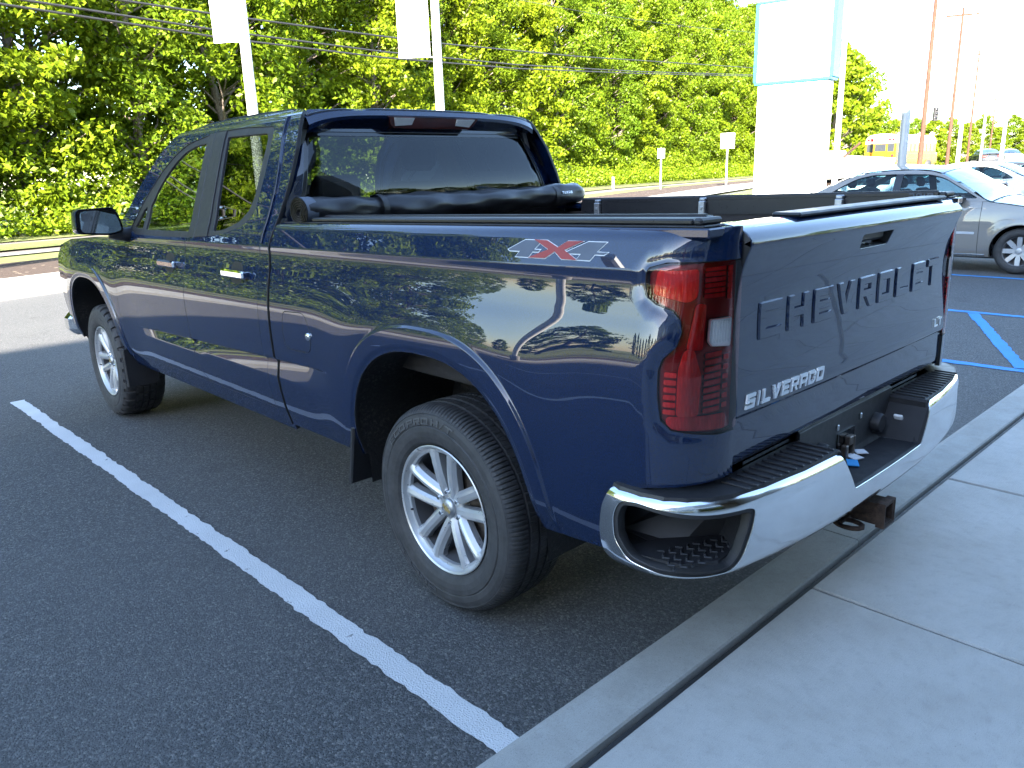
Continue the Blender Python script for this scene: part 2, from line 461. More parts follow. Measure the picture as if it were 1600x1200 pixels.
def linepaint(name, col, wear):
    t = NT(name); v = t.coord()
    vo = t.n('ShaderNodeTexVoronoi'); vo.inputs['Scale'].default_value = 135; t.l(v, vo.inputs['Vector'])
    n = t.noise(v, 16, 6, .75); k = t.ramp(n, [(wear, 0), (wear+.06, 1)])
    c = t.mix(t.ramp(t.noise(v, 4, 5), [(.3, 0), (.7, 1)]), [x*.86 for x in col], col)
    c = t.mix(k, c, (.055, .056, .058))
    t.set(Base_Color=c, Roughness=.75, Normal=t.bump(t.ramp(vo.outputs['Distance'], [(0, 1), (.55, 0)]), .6, .004)); return t.m
MT['white_line'] = linepaint('white line paint', (.60, .61, .62), .63)
MT['blue_line'] = linepaint('blue line paint', (.03, .27, .66), .68)
def grass_mat():
    t = NT('grass'); v = t.coord()
    c = t.mix(t.ramp(t.noise(v, 3, 6, .7), [(.3, 0), (.7, 1)]), (.10, .15, .03), (.22, .22, .07))
    t.set(Base_Color=c, Roughness=.95, Normal=t.bump(t.noise(v, 60, 4, .8), .8, .04)); return t.m
MT['grass'] = grass_mat()
def mulch_mat():
    t = NT('mulch'); v = t.coord()
    c = t.mix(t.ramp(t.noise(v, 30, 5, .8), [(.35, 0), (.65, 1)]), (.030, .018, .014), (.085, .055, .042))
    vo = t.n('ShaderNodeTexVoronoi'); vo.inputs['Scale'].default_value = 7; t.l(v, vo.inputs['Vector'])
    st = t.n('ShaderNodeSeparateColor'); t.l(vo.outputs['Color'], st.inputs[0])
    c = t.mix(t.math('MULTIPLY', t.ramp(st.outputs[0], [(.72, 0), (.75, 1)]), t.ramp(vo.outputs['Distance'], [(.2, 1), (.3, 0)])), c, (.34, .27, .20))
    t.set(Base_Color=c, Roughness=.95, Normal=t.bump(t.noise(v, 25, 5, .8), 1.0, .06)); return t.m
MT['mulch'] = mulch_mat()
# ================================================================== ground
def sst(a, b, x):
    t = np.clip((x-a)/(b-a), 0, 1); return t*t*(3-2*t)
def terr(s, d): return 1.0*sst(35, 62, s)*(1-sst(4, 12, d))+.4*sst(15, 50, s)*sst(8, 13, d)
def strip(name, ss, ds, z, mat):
    V = []; F = []; m = len(ds)
    for s in ss:
        for d in ds:
            p = road(s, d); V.append((p[0], p[1], z+float(terr(np.float64(s), np.float64(d)))))
    for i in range(len(ss)-1):
        for j in range(m-1):
            F.append((i*m+j, (i+1)*m+j, (i+1)*m+j+1, i*m+j+1))
    return tag(mk(name, (V, F), mat), kind='structure')
SS = [-1500, -400, -200, -120, -80] + list(range(-60, 160, 4)) + [180, 220, 300, 500, 1000, 1500]
strip('ground', SS, [-1500, -400, -150, -90] + list(range(-60, 40, 4)) + [60, 100, 200, 500, 1500], -.02, MT['grass'])
LS = list(range(-90, 160, 3)) + [200]
strip('parking_lot', LS, [-90, -60, -40] + list(range(-30, 11, 2)) + [11.1], 0, MT['asphalt'])
FS = list(range(-120, 400, 8))
strip('verge_path', FS, [11.1, 13.3], .10, MT['kerb'])
strip('mulch_bed', FS, [13.3, 14, 15, 16, 16.6], .085, MT['mulch'])
strip('grass_verge', FS, [16.6, 18.3], .075, MT['grass'])
strip('road_kerb', FS, [18.3, 18.5], .11, MT['kerb'])
strip('roadway', FS, [18.5, 21.0], .0, MT['road'])
strip('grass_median', FS, [21.0, 23.4], .05, MT['grass'])
strip('far_roadway', FS, [23.4, 24.9], .0, MT['road'])
strip('far_lawn', FS, [24.9, 27, 30, 38], .03, MT['grass'])
def vface(name, ss, d, z0, z1, mat):
    V = []; F = []
    for s in ss: p = road(s, d); V += [(p[0], p[1], z0), (p[0], p[1], z1)]
    for i in range(len(ss)-1): F.append((2*i, 2*i+2, 2*i+3, 2*i+1))
    return tag(mk(name, (V, F), mat), kind='structure')
vface('verge_kerb_face', FS, 11.099, -.01, .10, MT['kerb'])
vface('road_kerb_face', FS, 18.501, -.01, .11, MT['kerb'])
# painted lines
def ragged_line(name, p0, p1, wid, z, mat, amp=.006, h=.035):
    p0 = np.array(p0, float); p1 = np.array(p1, float); t = p1-p0; L = np.linalg.norm(t); t /= L; n = np.array([-t[1], t[0]])
    k = int(L/h)+1; V = []; F = []; a = b = 0.0
    for i in range(k+1):
        a = .6*a+RS.normal(0, amp); b = .6*b+RS.normal(0, amp); q = p0+t*L*i/k
        A = q+n*(wid/2+a); B = q-n*(wid/2+b); V += [(A[0], A[1], z), (B[0], B[1], z)]
    for i in range(k): F.append((2*i+1, 2*i+3, 2*i+2, 2*i))
    return tag(mk(name, (V, F), mat), kind='structure')
ragged_line('stall_line', (-1.315, -.80), (-1.37, 4.76), .094, .004, MT['white_line'], .0032, .022)
for i, (x, y1) in enumerate(((4.22, 5.2), (6.65, 5.2), (9.62, 5.2))):
    ragged_line('accessible_line', (x, -.79), (x, y1), .10, .004, MT['blue_line'], .004)
for y in (-.55, .55, 1.65, 2.75, 3.85):
    ragged_line('hatch_line', (4.30, y-.02), (6.58, y+1.0), .105, .0041, MT['blue_line'], .004)
for x in (-4.0, -6.7, -9.4, -12.1, -14.8):
    ragged_line('stall_line', (x, -.80), (x, 4.76), .10, .004, MT['white_line'], .005, .08)
# sidewalk: kerb stones, sealed joint, single slabs
SW = .13
side = tag(mk('sidewalk', box(-45, 60, -5.55, -1.0, -.01, SW-.012), MT['sealant']), kind='structure')
xs = [-1.49+1.372*k for k in range(-14, 26)]
ys = [-1.013, -2.60, -4.10, -5.50]
slabmesh = {}
for j in range(3):
    for i in range(len(xs)-1):
        key = j
        if key not in slabmesh:
            w2 = 1.372/2-.005; d2 = (ys[j]-ys[j+1])/2-.005
            slabmesh[key] = meshdata('slab', *box(-w2, w2, -d2, d2, -.05, 0, .006), mats=[MT['slab']])
        o = bpy.data.objects.new('slab', slabmesh[key]); COL.objects.link(o); o.parent = side
        o.location = (xs[i]+.686, (ys[j]+ys[j+1])/2, SW+rnd.uniform(-.0015, .0015))
kb = tag(mk('kerb', box(-45, 60, -.975, -.835, -.01, SW-.02), MT['kerb']), kind='structure')
def kerbstone(L):
    pr = [(-.985, -.02), (-.985, SW-.006), (-.979, SW), (-.835, SW), (-.815, SW-.005), (-.803, SW-.022), (-.795, -.02)]
    V = []; F = []; n = len(pr)
    for x in (-L/2+.003, L/2-.003):
        for (y, z) in pr: V.append((x, y, z))
    for k in range(n-1): F.append((n+k, n+k+1, k+1, k))
    F.append(tuple(range(n))[::-1]); F.append(tuple(range(n, 2*n)))
    return V, F
kme = meshdata('kerbstone', *kerbstone(3.05), mats=[MT['kerb']])
for k in range(-13, 18):
    o = bpy.data.objects.new('kerbstone', kme); COL.objects.link(o); o.parent = kb; o.location = (.35+3.05*k+1.525, 0, 0)
# ================================================================== the dealership behind the camera (casts the shade)
BY, BH = -5.6, .69*(7.07+5.6)
MT['panel'] = simple('facade panel', (.42, .42, .43), .45, .2, .05, 3)
MT['panel_dark'] = simple('facade dark panel', (.17, .18, .19), .4, .2, .1, 3)
MT['interior'] = simple('showroom interior', (.22, .18, .14), .8, var=.5, scale=.8)
def building():
    b = empty('dealership_building', (0, BY, 0))
    tag(b, 'grey panelled car dealership with tall shop windows behind the sidewalk', 'building')
    X0, X1 = -44, 3.9
    mk('back_wall', box(X0, X1, -16, -15.7, 0, BH-.35), MT['panel'], b)
    mk('side_wall', box(X0, X0+.3, -15.7, -.35, 0, BH-.35), MT['panel'], b)
    mk('side_wall', box(X1-.3, X1, -15.7, -.35, 0, BH-.35), MT['panel'], b)
    mk('roof', box(X0, X1, -16, -.02, BH-.35, BH-.002), MT['panel'], b)
    mk('parapet', box(X0, X1, -.02, .0, BH-1.0, BH), MT['panel_dark'], b)
    mk('floor_slab', box(X0+.3, X1-.3, -15.7, -.3, 0, .135), MT['interior'], b)
    mk('showroom_wall', box(X0+.3, X1-.3, -6.2, -6.0, .135, BH-.36), MT['interior'], b)
    x = X0; k = 0
    while x < X1-3.9:
        mk('pier', box(x, x+.5, -.35, 0, 0, BH-1.0), MT['panel'] if k % 4 else MT['red'], b)
        mk('spandrel', box(x+.5, x+4.0, -.3, -.04, 3.4, 4.4, .01), MT['panel'], b)
        mk('upper_panel', box(x+.5, x+4.0, -.3, -.05, 4.41, BH-1.01), MT['panel_dark'] if k % 3 else MT['panel'], b)
        mk('sill', box(x+.5, x+4.0, -.28, -.02, 0, .5), MT['panel_dark'], b)
        for q in range(2):
            a0, a1 = x+.5+q*1.75, x+2.25+q*1.75
            V = [(a, -.2+.12*k2, z) for k2 in (0, 1) for a, z in ((a0, .5), (a1, .5), (a1, 3.4), (a0, 3.4), (a0+.06, .56), (a1-.06, .56), (a1-.06, 3.34), (a0+.06, 3.34))]
            F = []
            for i in range(4):
                j = (i+1) % 4; F += [(i, i+4, j+4, j), (8+i, 8+j, 12+j, 12+i), (i, j, 8+j, 8+i), (4+i, 12+i, 12+j, 4+j)]
            f = mk('window_frame', (V, F), MT['gloss_black'], b)
            mk('pane', box(a0+.055, a1-.055, -.145, -.135, .555, 3.345), MT['glass_shop'], f)
        x += 4.0; k += 1
building()
# ================================================================== foliage
def leaf_mat(name, a, b):
    t = NT(name); v = t.coord(); g = t.n('ShaderNodeNewGeometry'); ob = t.n('ShaderNodeObjectInfo')
    c = t.mix(t.ramp(t.noise(v, .8, 4, .6), [(.3, 0), (.7, 1)]), a, b)
    c = t.mix(t.math('MULTIPLY', ob.outputs['Random'], .4), c, [b[0]*1.25, b[1]*1.1, b[2]*.8])
    rp = t.n('ShaderNodeTexWhiteNoise'); t.l(g.outputs['Random Per Island'], rp.inputs['Vector']) if 0 else None
    c = t.mix(t.math('MULTIPLY', g.outputs['Random Per Island'], .55), c, [x*.62 for x in a])
    df = t.n('ShaderNodeBsdfDiffuse'); tl = t.n('ShaderNodeBsdfTranslucent'); gl = t.n('ShaderNodeBsdfGlossy'); gl.inputs['Roughness'].default_value = .45
    t.l(c, df.inputs[0]); t.l(t.mix(.5, c, (.22, .30, .02)), tl.inputs[0])
    m1 = t.n('ShaderNodeMixShader'); m1.inputs[0].default_value = .46; t.l(df.outputs[0], m1.inputs[1]); t.l(tl.outputs[0], m1.inputs[2])
    m2 = t.n('ShaderNodeMixShader'); m2.inputs[0].default_value = .018; t.l(m1.outputs[0], m2.inputs[1]); t.l(gl.outputs[0], m2.inputs[2])
    t.l(m2.outputs[0], t.out.inputs[0]); return t.m
MT['leaf'] = leaf_mat('maple leaf', (.100, .178, .008), (.190, .250, .009))
MT['leaf2'] = leaf_mat('oak leaf', (.085, .162, .009), (.160, .230, .010))
MT['bush'] = leaf_mat('shrub leaf', (.105, .192, .010), (.190, .262, .011))
MT['bark'] = simple('bark', (.16, .13, .11), .95, var=.45, scale=14, bump=.8, bscale=30)
def leaf_mesh(C, size, R):
    """C: (n,3) leaf centres -> folded leaf quads"""
    n = len(C); nrm = R.normal(size=(n, 3)); nrm[:, 2] = np.abs(nrm[:, 2])*.9+.25; nrm /= np.linalg.norm(nrm, axis=1)[:, None]
    a = R.normal(size=(n, 3)); a -= nrm*(a*nrm).sum(1)[:, None]; a /= np.linalg.norm(a, axis=1)[:, None]; b = np.cross(nrm, a)
    s = size*R.uniform(.65, 1.35, n)[:, None]
    V = np.stack([C-a*s, C-b*s*.55+nrm*s*.12, C+a*s, C+b*s*.55+nrm*s*.12], 1).reshape(-1, 3)
    i = np.arange(n)*4; F = np.concatenate([np.stack([i, i+1, i+2], -1), np.stack([i, i+2, i+3], -1)])
    return V, F
def fast_mesh(name, V, F, mat):
    me = bpy.data.meshes.new(name); V = np.asarray(V, np.float32); F = np.asarray(F, np.int32)
    me.vertices.add(len(V)); me.vertices.foreach_set('co', V.ravel()); me.loops.add(F.size); me.loops.foreach_set('vertex_index', F.ravel())
    me.polygons.add(len(F)); me.polygons.foreach_set('loop_start', np.arange(len(F), dtype=np.int32)*3)
    me.update(calc_edges=True); me.validate(); me.materials.append(mat); return me
def tree_proto(seed, H, rad, z0, nclust, nleaf, lsize, mat, trunk_r=.2):
    R = np.random.RandomState(seed); tr = []; x = y = 0.0; path = []
    for i in range(9):
        z = H*.86*i/8; path.append((x, y, z)); x += R.normal(0, .16); y += R.normal(0, .16)
    tr.append(tube(path, [trunk_r*(1-.85*i/8)+.02 for i in range(9)], 9))
    cl = []
    for k in range(nclust):
        t = (k+R.uniform())/nclust; z = z0+(H-z0)*t
        prof = math.sin(math.pi*min(1, max(.0, .16+.84*t)))**.6 if t > .35 else .80+.55*t
        rr = rad*min(1.0, prof)*R.uniform(.45, 1.05)**.8; an = k*2.39996+R.normal(0, .5)
        c = np.array([rr*math.cos(an), rr*math.sin(an), z+R.normal(0, .3)]); cl.append(c)
        if k % 2 == 0:
            zb = max(.6, z-rr*R.uniform(.35, .8)); f = min(1, zb/(H*.86)); j = f*8; q = int(min(7, j)); u = j-q
            b = np.array(path[q])*(1-u)+np.array(path[q+1])*u
            mid = b*.45+c*.55+np.array([R.normal(0, .2), R.normal(0, .2), R.uniform(0, .35)])
            r0 = max(.02, trunk_r*.38*(1-f*.7)); tr.append(tube([b, mid, c], [r0, r0*.6, .012], 5, False))
    Cs = []
    for c in cl:
        m = int(nleaf*R.uniform(.5, 1.5)); d = R.normal(size=(m, 3)); d /= np.linalg.norm(d, axis=1)[:, None]
        rr = R.uniform(.25, 1, m)**.5; sx = R.uniform(.65, 1.2); d = d*rr[:, None]*np.array([sx, sx, R.uniform(.38, .62)])
        tl = R.normal(0, .25, 2); d[:, 2] += d[:, 0]*tl[0]+d[:, 1]*tl[1]-.12*(d[:, 0]**2+d[:, 1]**2)
        Cs.append(c+d)
    V, F = leaf_mesh(np.concatenate(Cs), lsize, R)
    return meshdata('trunk', *join(*tr), smooth=True, mats=[MT['bark']]), fast_mesh('crown', V, F, mat)
protos = [tree_proto(1, 17, 3.6, 1.6, 210, 150, .125, MT['leaf']), tree_proto(2, 19, 3.3, 2.2, 220, 140, .125, MT['leaf2'], .24),
          tree_proto(3, 15, 3.9, 1.3, 200, 160, .130, MT['leaf']), tree_proto(5, 18, 3.4, 3.0, 190, 150, .120, MT['leaf2'], .22)]
def tree(pi, loc, rz, sc, label, group):
    t = empty('tree', loc, rz); t.scale = (sc, sc, sc*rnd.uniform(.94, 1.08)); tag(t, label, 'tree', group)
    for nm, me in zip(('trunk', 'crown'), protos[pi]):
        o = bpy.data.objects.new(nm, me); COL.objects.link(o); o.parent = t
    return t
LM = [(-400, 'left of the photo beyond the parking bays'), (0, 'at the left edge of the picture'), (110, 'above the truck door mirror'), (230, 'left of the nearer banner pole'), (360, 'just behind the nearer banner pole'),
      (430, 'between the two banner poles'), (620, 'just behind the farther banner pole'), (720, 'right of the farther banner pole'), (860, 'above the rolled bed cover'), (980, 'behind the small white road sign'),
      (1085, 'behind the larger white road sign'), (1175, 'behind the tall pylon sign'), (1300, 'beyond the pylon sign')]
def where(p):
    if (np.asarray(p)-CAM)@CF < 1: return LM[0][1]
    x = pxof(p)[0]; s = LM[0][1]
    for v, n in LM:
        if x >= v: s = n
    return s
k = 0; ROWS = []
def put_tree(s, d, pi, sc, row):
    p = road(s, d, .03+float(terr(np.float64(s), np.float64(d))))
    ROWS.append((row, where(p+np.array([0, 0, 2.0])), s, p, pi, sc))
s = -12.0
while s < 150:
    put_tree(s, 29.4+rnd.uniform(-.7, .9), k % 4, rnd.uniform(.85, 1.12)*(1+.12*float(sst(50, 110, s))), 0); k += 1
    s += rnd.uniform(4.0, 5.2)*(1+.25*float(sst(40, 110, s)))
s = -11.0
while s < 155:
    put_tree(s, 34.5+rnd.uniform(-1, 1.6), (k*3+1) % 4, rnd.uniform(1.05, 1.25)*(1+.12*float(sst(50, 110, s))), 1); k += 1
    s += rnd.uniform(5.0, 6.6)*(1+.3*float(sst(40, 110, s)))
ORD = ['leftmost', 'second', 'third', 'fourth', 'fifth', 'sixth', 'seventh', 'eighth', 'ninth', 'tenth', 'eleventh', 'twelfth']
for row in (0, 1):
    for wh in {r[1] for r in ROWS}:
        L_ = sorted([r for r in ROWS if r[0] == row and r[1] == wh], key=lambda r: r[2])
        for i, (_, _, s, p, pi, sc) in enumerate(L_):
            rn = 'front' if row == 0 else 'back'
            if wh == LM[0][1]: lab = f'{rn} row roadside tree {wh}'
            elif len(L_) == 1: lab = f'{rn} row tree across the road, {wh}'
            else: lab = f'{ORD[min(i, 11)]} of the {rn} row trees {wh}'
            tree(pi, p, rnd.uniform(0, 6.28), sc, lab, 'trees of the wood across the road')
# far trees to the right (low on the skyline) and to the left
farp = [tree_proto(11, 10, 3.6, .6, 110, 90, .20, MT['leaf']), tree_proto(12, 12, 3.8, .8, 110, 90, .20, MT['leaf2'])]
protos += farp
for i, (px, dep, sc) in enumerate([(1292, 95, 1.30), (1318, 112, 1.1), (1336, 130, .9), (1365, 150, .75), (1395, 150, .8), (1425, 160, .7), (1455, 155, .78), (1480, 165, .7), (1505, 150, .72),
                                  (1530, 160, .72), (1552, 150, .66), (1577, 155, .7), (1600, 150, .7), (1625, 160, .7), (1655, 150, .7)]):
    p = bpd(px, 262, dep)
    tree(4+i % 2, (p[0], p[1], 0), rnd.uniform(0, 6), sc*1.15, (['tall leafy tree touching the right edge of the pylon sign', 'leafy tree behind the white lamp post beside the pylon', 'smaller leafy tree right of the pylon lamp post'][i] if i < 3 else f'{ORD[i-3]} of the low trees along the far skyline, counted from the pylon'), 'far trees on the right')
for i in range(16):
    an = math.radians(-100+i*5.2); R_ = 85+rnd.uniform(-8, 12)
    tree(4+i % 2, (R_*math.sin(an), R_*math.cos(an), 0), rnd.uniform(0, 6), rnd.uniform(.7, 1.0), 'distant tree far to the left beyond the parking bays', 'distant trees on the left')
for i in range(15):
    an = math.radians(100+i*5.0); R_ = 58+rnd.uniform(-6, 10)
    tree(4+i % 2, (R_*math.sin(an), R_*math.cos(an), 0), rnd.uniform(0, 6), rnd.uniform(.8, 1.1), 'distant tree behind the photographer beyond the open lot', 'distant trees behind the photographer')
# undergrowth below the wood
def undergrowth():
    R = np.random.RandomState(5); C = []
    s = -15.0
    while s < 150:
        for dd, hh in ((26.3, 1.1), (27.3, 2.2), (28.5, 3.2)):
            h = hh*R.uniform(.6, 1.35); w_ = R.uniform(.8, 1.4); m = int(190*h**.6)
            d = R.normal(size=(m, 3)); d /= np.linalg.norm(d, axis=1)[:, None]; d *= R.uniform(.3, 1, m)[:, None]**.5
            p = road(s+R.uniform(-.6, .6), dd+R.uniform(-.4, .4)); C.append(np.array([p[0], p[1], h*.5+float(terr(np.float64(s), np.float64(dd)))])+d*np.array([w_, w_, h*.56]))
        if int(s/.95) % 3 == 0:
            for dd, hh in ((32.5, 5.0), (38.5, 7.0)):
                m = 420; d = R.normal(size=(m, 3)); d /= np.linalg.norm(d, axis=1)[:, None]; d *= R.uniform(.3, 1, m)[:, None]**.5
                p = road(s+R.uniform(-1, 1), dd+R.uniform(-.6, .6)); C.append(np.array([p[0], p[1], hh*.5])+d*np.array([2.0, 1.4, hh*.55]))
        s += .95
    C = np.concatenate(C); C[:, 2] = np.maximum(C[:, 2], .06)
    V, F = leaf_mesh(C, .10, R); o = bpy.data.objects.new('undergrowth', fast_mesh('undergrowth', V, F, MT['bush'])); COL.objects.link(o)
    tag(o, 'dense low green undergrowth along the edge of the wood', 'undergrowth', kind='stuff')
undergrowth()
# ================================================================== poles, banners, cables, signs
MT['pole_white'] = simple('pale painted pole', (.62, .62, .60), .5, var=.08)
MT['pole_grey'] = simple('galvanised pole', (.42, .44, .46), .45, .3, .08)
MT['pole_wood'] = simple('creosoted wood', (.055, .024, .014), .9, var=.35, scale=6, bump=.5, bscale=40)
MT['cable'] = simple('black cable', (.02, .02, .022), .6)
def light_pole(base, r, H, label, banner=None, mat='pole_white', arm=True):
    t = empty('light_pole', base); tag(t, label, 'light pole')
    mk('base_plinth', lathe_z([(.0, 0), (r*2.0, 0), (r*2.0, .5), (r*1.7, .55), (0, .55)], 20), MT['kerb'], t, True, auto=30)
    mk('pole', tube([(0, 0, .55), (0, 0, H*.5), (0, 0, H)], [r, r*.88, r*.72], 20), MT[mat], t, True, auto=40)
    if arm:
        for sgn in (-1, 1):
            mk('arm', tube([(0, 0, H-.15), (sgn*.5, 0, H-.1), (sgn*.7, 0, H-.08)], .035, 8), MT[mat], t, True)
            mk('lamp_head', box(sgn*.95-.34, sgn*.95+.34, -.17, .17, H-.16, H+.02, .05), MT['pole_grey'], t)
    if banner:
        off, w_, z0, z1, az = banner; c, s_ = math.cos(az), math.sin(az)
        V = []; F = []; n = 10; m = 14
        for j in range(m+1):
            for i in range(n+1):
                u = off+w_*i/n; q = .02*math.sin(i*.8+j*.5)+.012*math.sin(j*1.1); zz = z0+(z1-z0)*j/m
                V.append((u*c-q*s_, u*s_+q*c, zz))
        for j in range(m):
            for i in range(n): a = j*(n+1)+i; F.append((a, a+1, a+n+2, a+n+1))
        b = len(V); V += [(x-.006*s_*0+.004*s_, y-.004*c, z) for (x, y, z) in V]; F += [tuple(i+b for i in f[::-1]) for f in F]
        mk('banner', (V, F), MT['flag_white'], t, True)
        for zz in (z0, z1): mk('banner_arm', tube([(0, 0, zz), ((off+w_)*c, (off+w_)*s_, zz)], .014, 8), MT['pole_grey'], t, True)
    return t
def lathe_z(prof, n=24):
    V = []; F = []; m = len(prof)
    for k in range(n):
        a = 2*math.pi*k/n
        for (r, z) in prof: V.append((r*math.cos(a), r*math.sin(a), z))
    for k in range(n):
        k2 = (k+1) % n
        for j in range(m-1): F.append((k*m+j, k2*m+j, k2*m+j+1, k*m+j+1))
    return V, F
# banners hang on the left of their poles, facing the lot
p = bp_road(395, 175, 11.8); zb = bp_road(383, 74, 11.8)[2]
light_pole((p[0], p[1], .1), .115, 8.5, 'nearer pale light pole with a white banner, behind the truck cab', (-.62, .50, zb, zb+2.2, -YAW))
p = bp_road(688, 172, 12.3); zb = bp_road(682, 95, 12.3)[2]
light_pole((p[0], p[1], .1), .135, 9.0, 'farther pale light pole with a white banner, above the truck roof', (-1.06, .86, zb, zb+2.6, -YAW))
light_pole((*road(-9, 11.0)[:2], .1), .115, 8.5, 'pale light pole with a white banner left of the picture', (-.62, .50, 4.6, 6.8, -YAW))
# cables
CB = [[(0, -38), (187, 0), (349, 24), (600, 57), (690, 68), (900, 88), (1177, 106)], [(0, -6), (37, 0), (352, 49), (600, 81), (806, 101), (1000, 112), (1177, 117)],
      [(0, 6), (352, 60), (600, 90), (806, 107), (1000, 115), (1177, 119)], [(802, -2), (930, 22), (1060, 40), (1200, 53)], [(0, -50), (200, -20), (600, 48), (1177, 101)]]
for i, c in enumerate(CB[:4]):
    P = [bp_road(x, y, 17.0) for x, y in c]
    a = P[0]-(P[1]-P[0])/np.linalg.norm(P[1]-P[0])*26; b_ = P[-1]+(P[-1]-P[-2])/np.linalg.norm(P[-1]-P[-2])*30
    if i < 3: P = [a]+P+[b_]
    tag(mk('power_cable', tube(P, .027 if i < 3 else .012, 6), MT['cable'], None, True), ['topmost thick black cable crossing in front of the wood', 'middle black cable crossing in front of the wood', 'lowest black cable crossing in front of the wood', 'thin pale wire high in front of the right hand trees'][i], 'cable')
# utility poles
def utility_pole(px_top, px_bot, depth, r, label, H=None, xarm=True):
    p = bpd(px_bot[0], px_bot[1], depth); q = bpd(px_top[0], px_top[1], depth)
    s_ = RDT@p[:2]; d_ = RDN@p[:2]; z0 = float(terr(s_, d_))
    t = empty('utility_pole', (p[0], p[1], z0)); tag(t, label, 'utility pole')
    h = max(q[2]-z0+1.0, 7) if H is None else H; lx, ly = (q[0]-p[0])*.0, (q[1]-p[1])*.0
    mk('pole', tube([(0, 0, 0), (lx, ly, h)], [r, r*.62], 12), MT['pole_wood'], t, True, auto=40)
    if xarm: mk('crossarm', xf(box(-1.1, 1.1, -.06, .06, h-.7, h-.56), Matrix.Rotation(math.radians(-65), 4, 'Z')), MT['pole_wood'], t)
    return t
utility_pole((1463, -40), (1440, 225), 48, .15, 'tallest brown utility pole standing behind the school bus')
utility_pole((1500, 40), (1483, 222), 62, .14, 'brown utility pole just right of the traffic signal')
utility_pole((1527, 95), (1515, 215), 85, .13, 'thin brown utility pole further down the road')
utility_pole((1554, 160), (1550, 205), 120, .14, 'short looking distant utility pole near the skyline')
# white and grey lamp posts on the right
def plain_pole(base, r, H, mat, label, head=None):
    t = empty('lamp_post', base); tag(t, label, 'lamp post')
    mk('plinth', lathe_z([(0, 0), (r*2.2, 0), (r*2.2, .35), (0, .35)], 16), MT['kerb'], t, True, auto=30)
    mk('pole', tube([(0, 0, .35), (0, 0, H)], [r, r*.75], 16), MT[mat], t, True, auto=40)
    if head:
        for sgn in (-1, 1):
            M_ = Matrix.Rotation(-YAW-.4, 4, 'Z')
            mk('arm', xf(tube([(0, 0, H-.1), (sgn*.6, 0, H)], .035, 8), M_), MT['pole_grey'], t, True)
            mk('lamp_head', xf(box(sgn*.9-.38, sgn*.9+.38, -.2, .2, H-.12, H+.06, .05), M_), MT['alu'], t)
    return t
p = bp(1408, 262, 'X', 12.35); plain_pole((p[0], p[1], 0), .078, 7.5, 'pole_grey', 'silver lamp post standing just behind the beige sedan')
p = bpd(1307, 240, 34); plain_pole((p[0], p[1], 0), .13, 7.0, 'pole_white', 'white lamp post just right of the pylon sign')
for (x, y0, dep, r, zz, lab) in ((1499, 225, 52, .13, 9.2, 'white lamp post with a pair of lamp heads behind the parked cars'), (1567, 225, 60, .13, 9.4, 'white lamp post nearest the right edge of the picture')):
    p = bpd(x, y0, dep); s_ = RDT@p[:2]; d_ = RDN@p[:2]
    z0 = float(terr(s_, d_)); top = bpd(1530 if x < 1550 else 1600, 18 if x < 1550 else 38, dep)[2]
    plain_pole((p[0], p[1], z0), r, top-z0, 'pole_white', lab, True)
# pylon sign
MT['pylon'] = simple('pylon panel', (.80, .80, .79), .35, var=.03)
MT['cyan'] = simple('light blue frame', (.02, .25, .36), .35)
def pylon():
    dep = 20.0; a = bpd(1179, 290, dep); b = bpd(1287, 290, dep)
    w_ = np.linalg.norm((b-a)[:2]); c = (a+b)/2; zt = bpd(1238, 16, dep)[2]; zm = bpd(1238, 134, dep)[2]
    t = empty('pylon_sign', (c[0], c[1], 0), -YAW-math.radians(36)); tag(t, 'tall white pylon sign with a light blue framed head panel', 'sign')
    hw = w_/2*.97; wt = hw*1.05
    mk('foundation', box(-hw-.15, hw+.15, -.45, .45, -.01, .18, .02), MT['kerb'], t)
    mk('column', box(-hw, hw, -.22, .22, .18, zm, .012), MT['pylon'], t)
    hd = mk('head_panel', box(-wt, wt, -.25, .25, zm+.06, zt, .012), MT['pylon'], t)
    for z0, z1 in ((zm, zm+.06), (zt, zt+.05)): mk('frame_rail', box(-wt-.03, wt+.03, -.29, .29, z0, z1, .006), MT['cyan'], t)
    for sx in (-1, 1): mk('frame_side', box(sx*(wt+.015)-.045, sx*(wt+.015)+.045, -.29, .29, zm+.06, zt, .006), MT['cyan'], t)
    for f in (.40, .70): mk('panel_joint', box(-wt, -wt*.3, -.2535, -.24, zm+(zt-zm)*f, zm+(zt-zm)*f+.012), MT['cyan'], hd)
    mk('top_plate', box(wt*.55, wt*.92, -.1, .1, zt+.05, zt+.5, .01), MT['red'], t)
pylon()
def road_sign(px, py_top, py_bot, pxw, D, label):
    c = bp_road(px, (py_top+py_bot)/2, D); a = bp_road(px, py_top, D)[2]; b = bp_road(px, py_bot, D)[2]
    w_ = pxw*((c-CAM)@CF)/FPX
    t = empty('road_sign', (c[0], c[1], .03), -YAW-math.radians(15)); tag(t, label, 'road sign')
    mk('post', box(-.04, .04, .01, .07, 0, a, .008), MT['pole_white'], t)
    mk('plate', box(-w_/2, w_/2, -.012, .008, b-.03, a-.03, .004), MT['pylon'], t)
road_sign(1033, 232, 247, 11, 16.2, 'small white road sign on a thin post before the wood')
road_sign(1137, 208, 232, 21, 12.5, 'larger white square road sign left of the pylon')
p = bp_road(958, 285, 21.0)
mk_ = empty('marker_post', (p[0], p[1], .05)); tag(mk_, 'low white marker post on the far verge', 'post')
mk('post', box(-.07, .07, -.05, .05, 0, 1.1, .02), MT['pole_white'], mk_); mk('cap', box(-.075, .075, -.055, .055, 1.1, 1.14, .01), MT['pole_grey'], mk_)
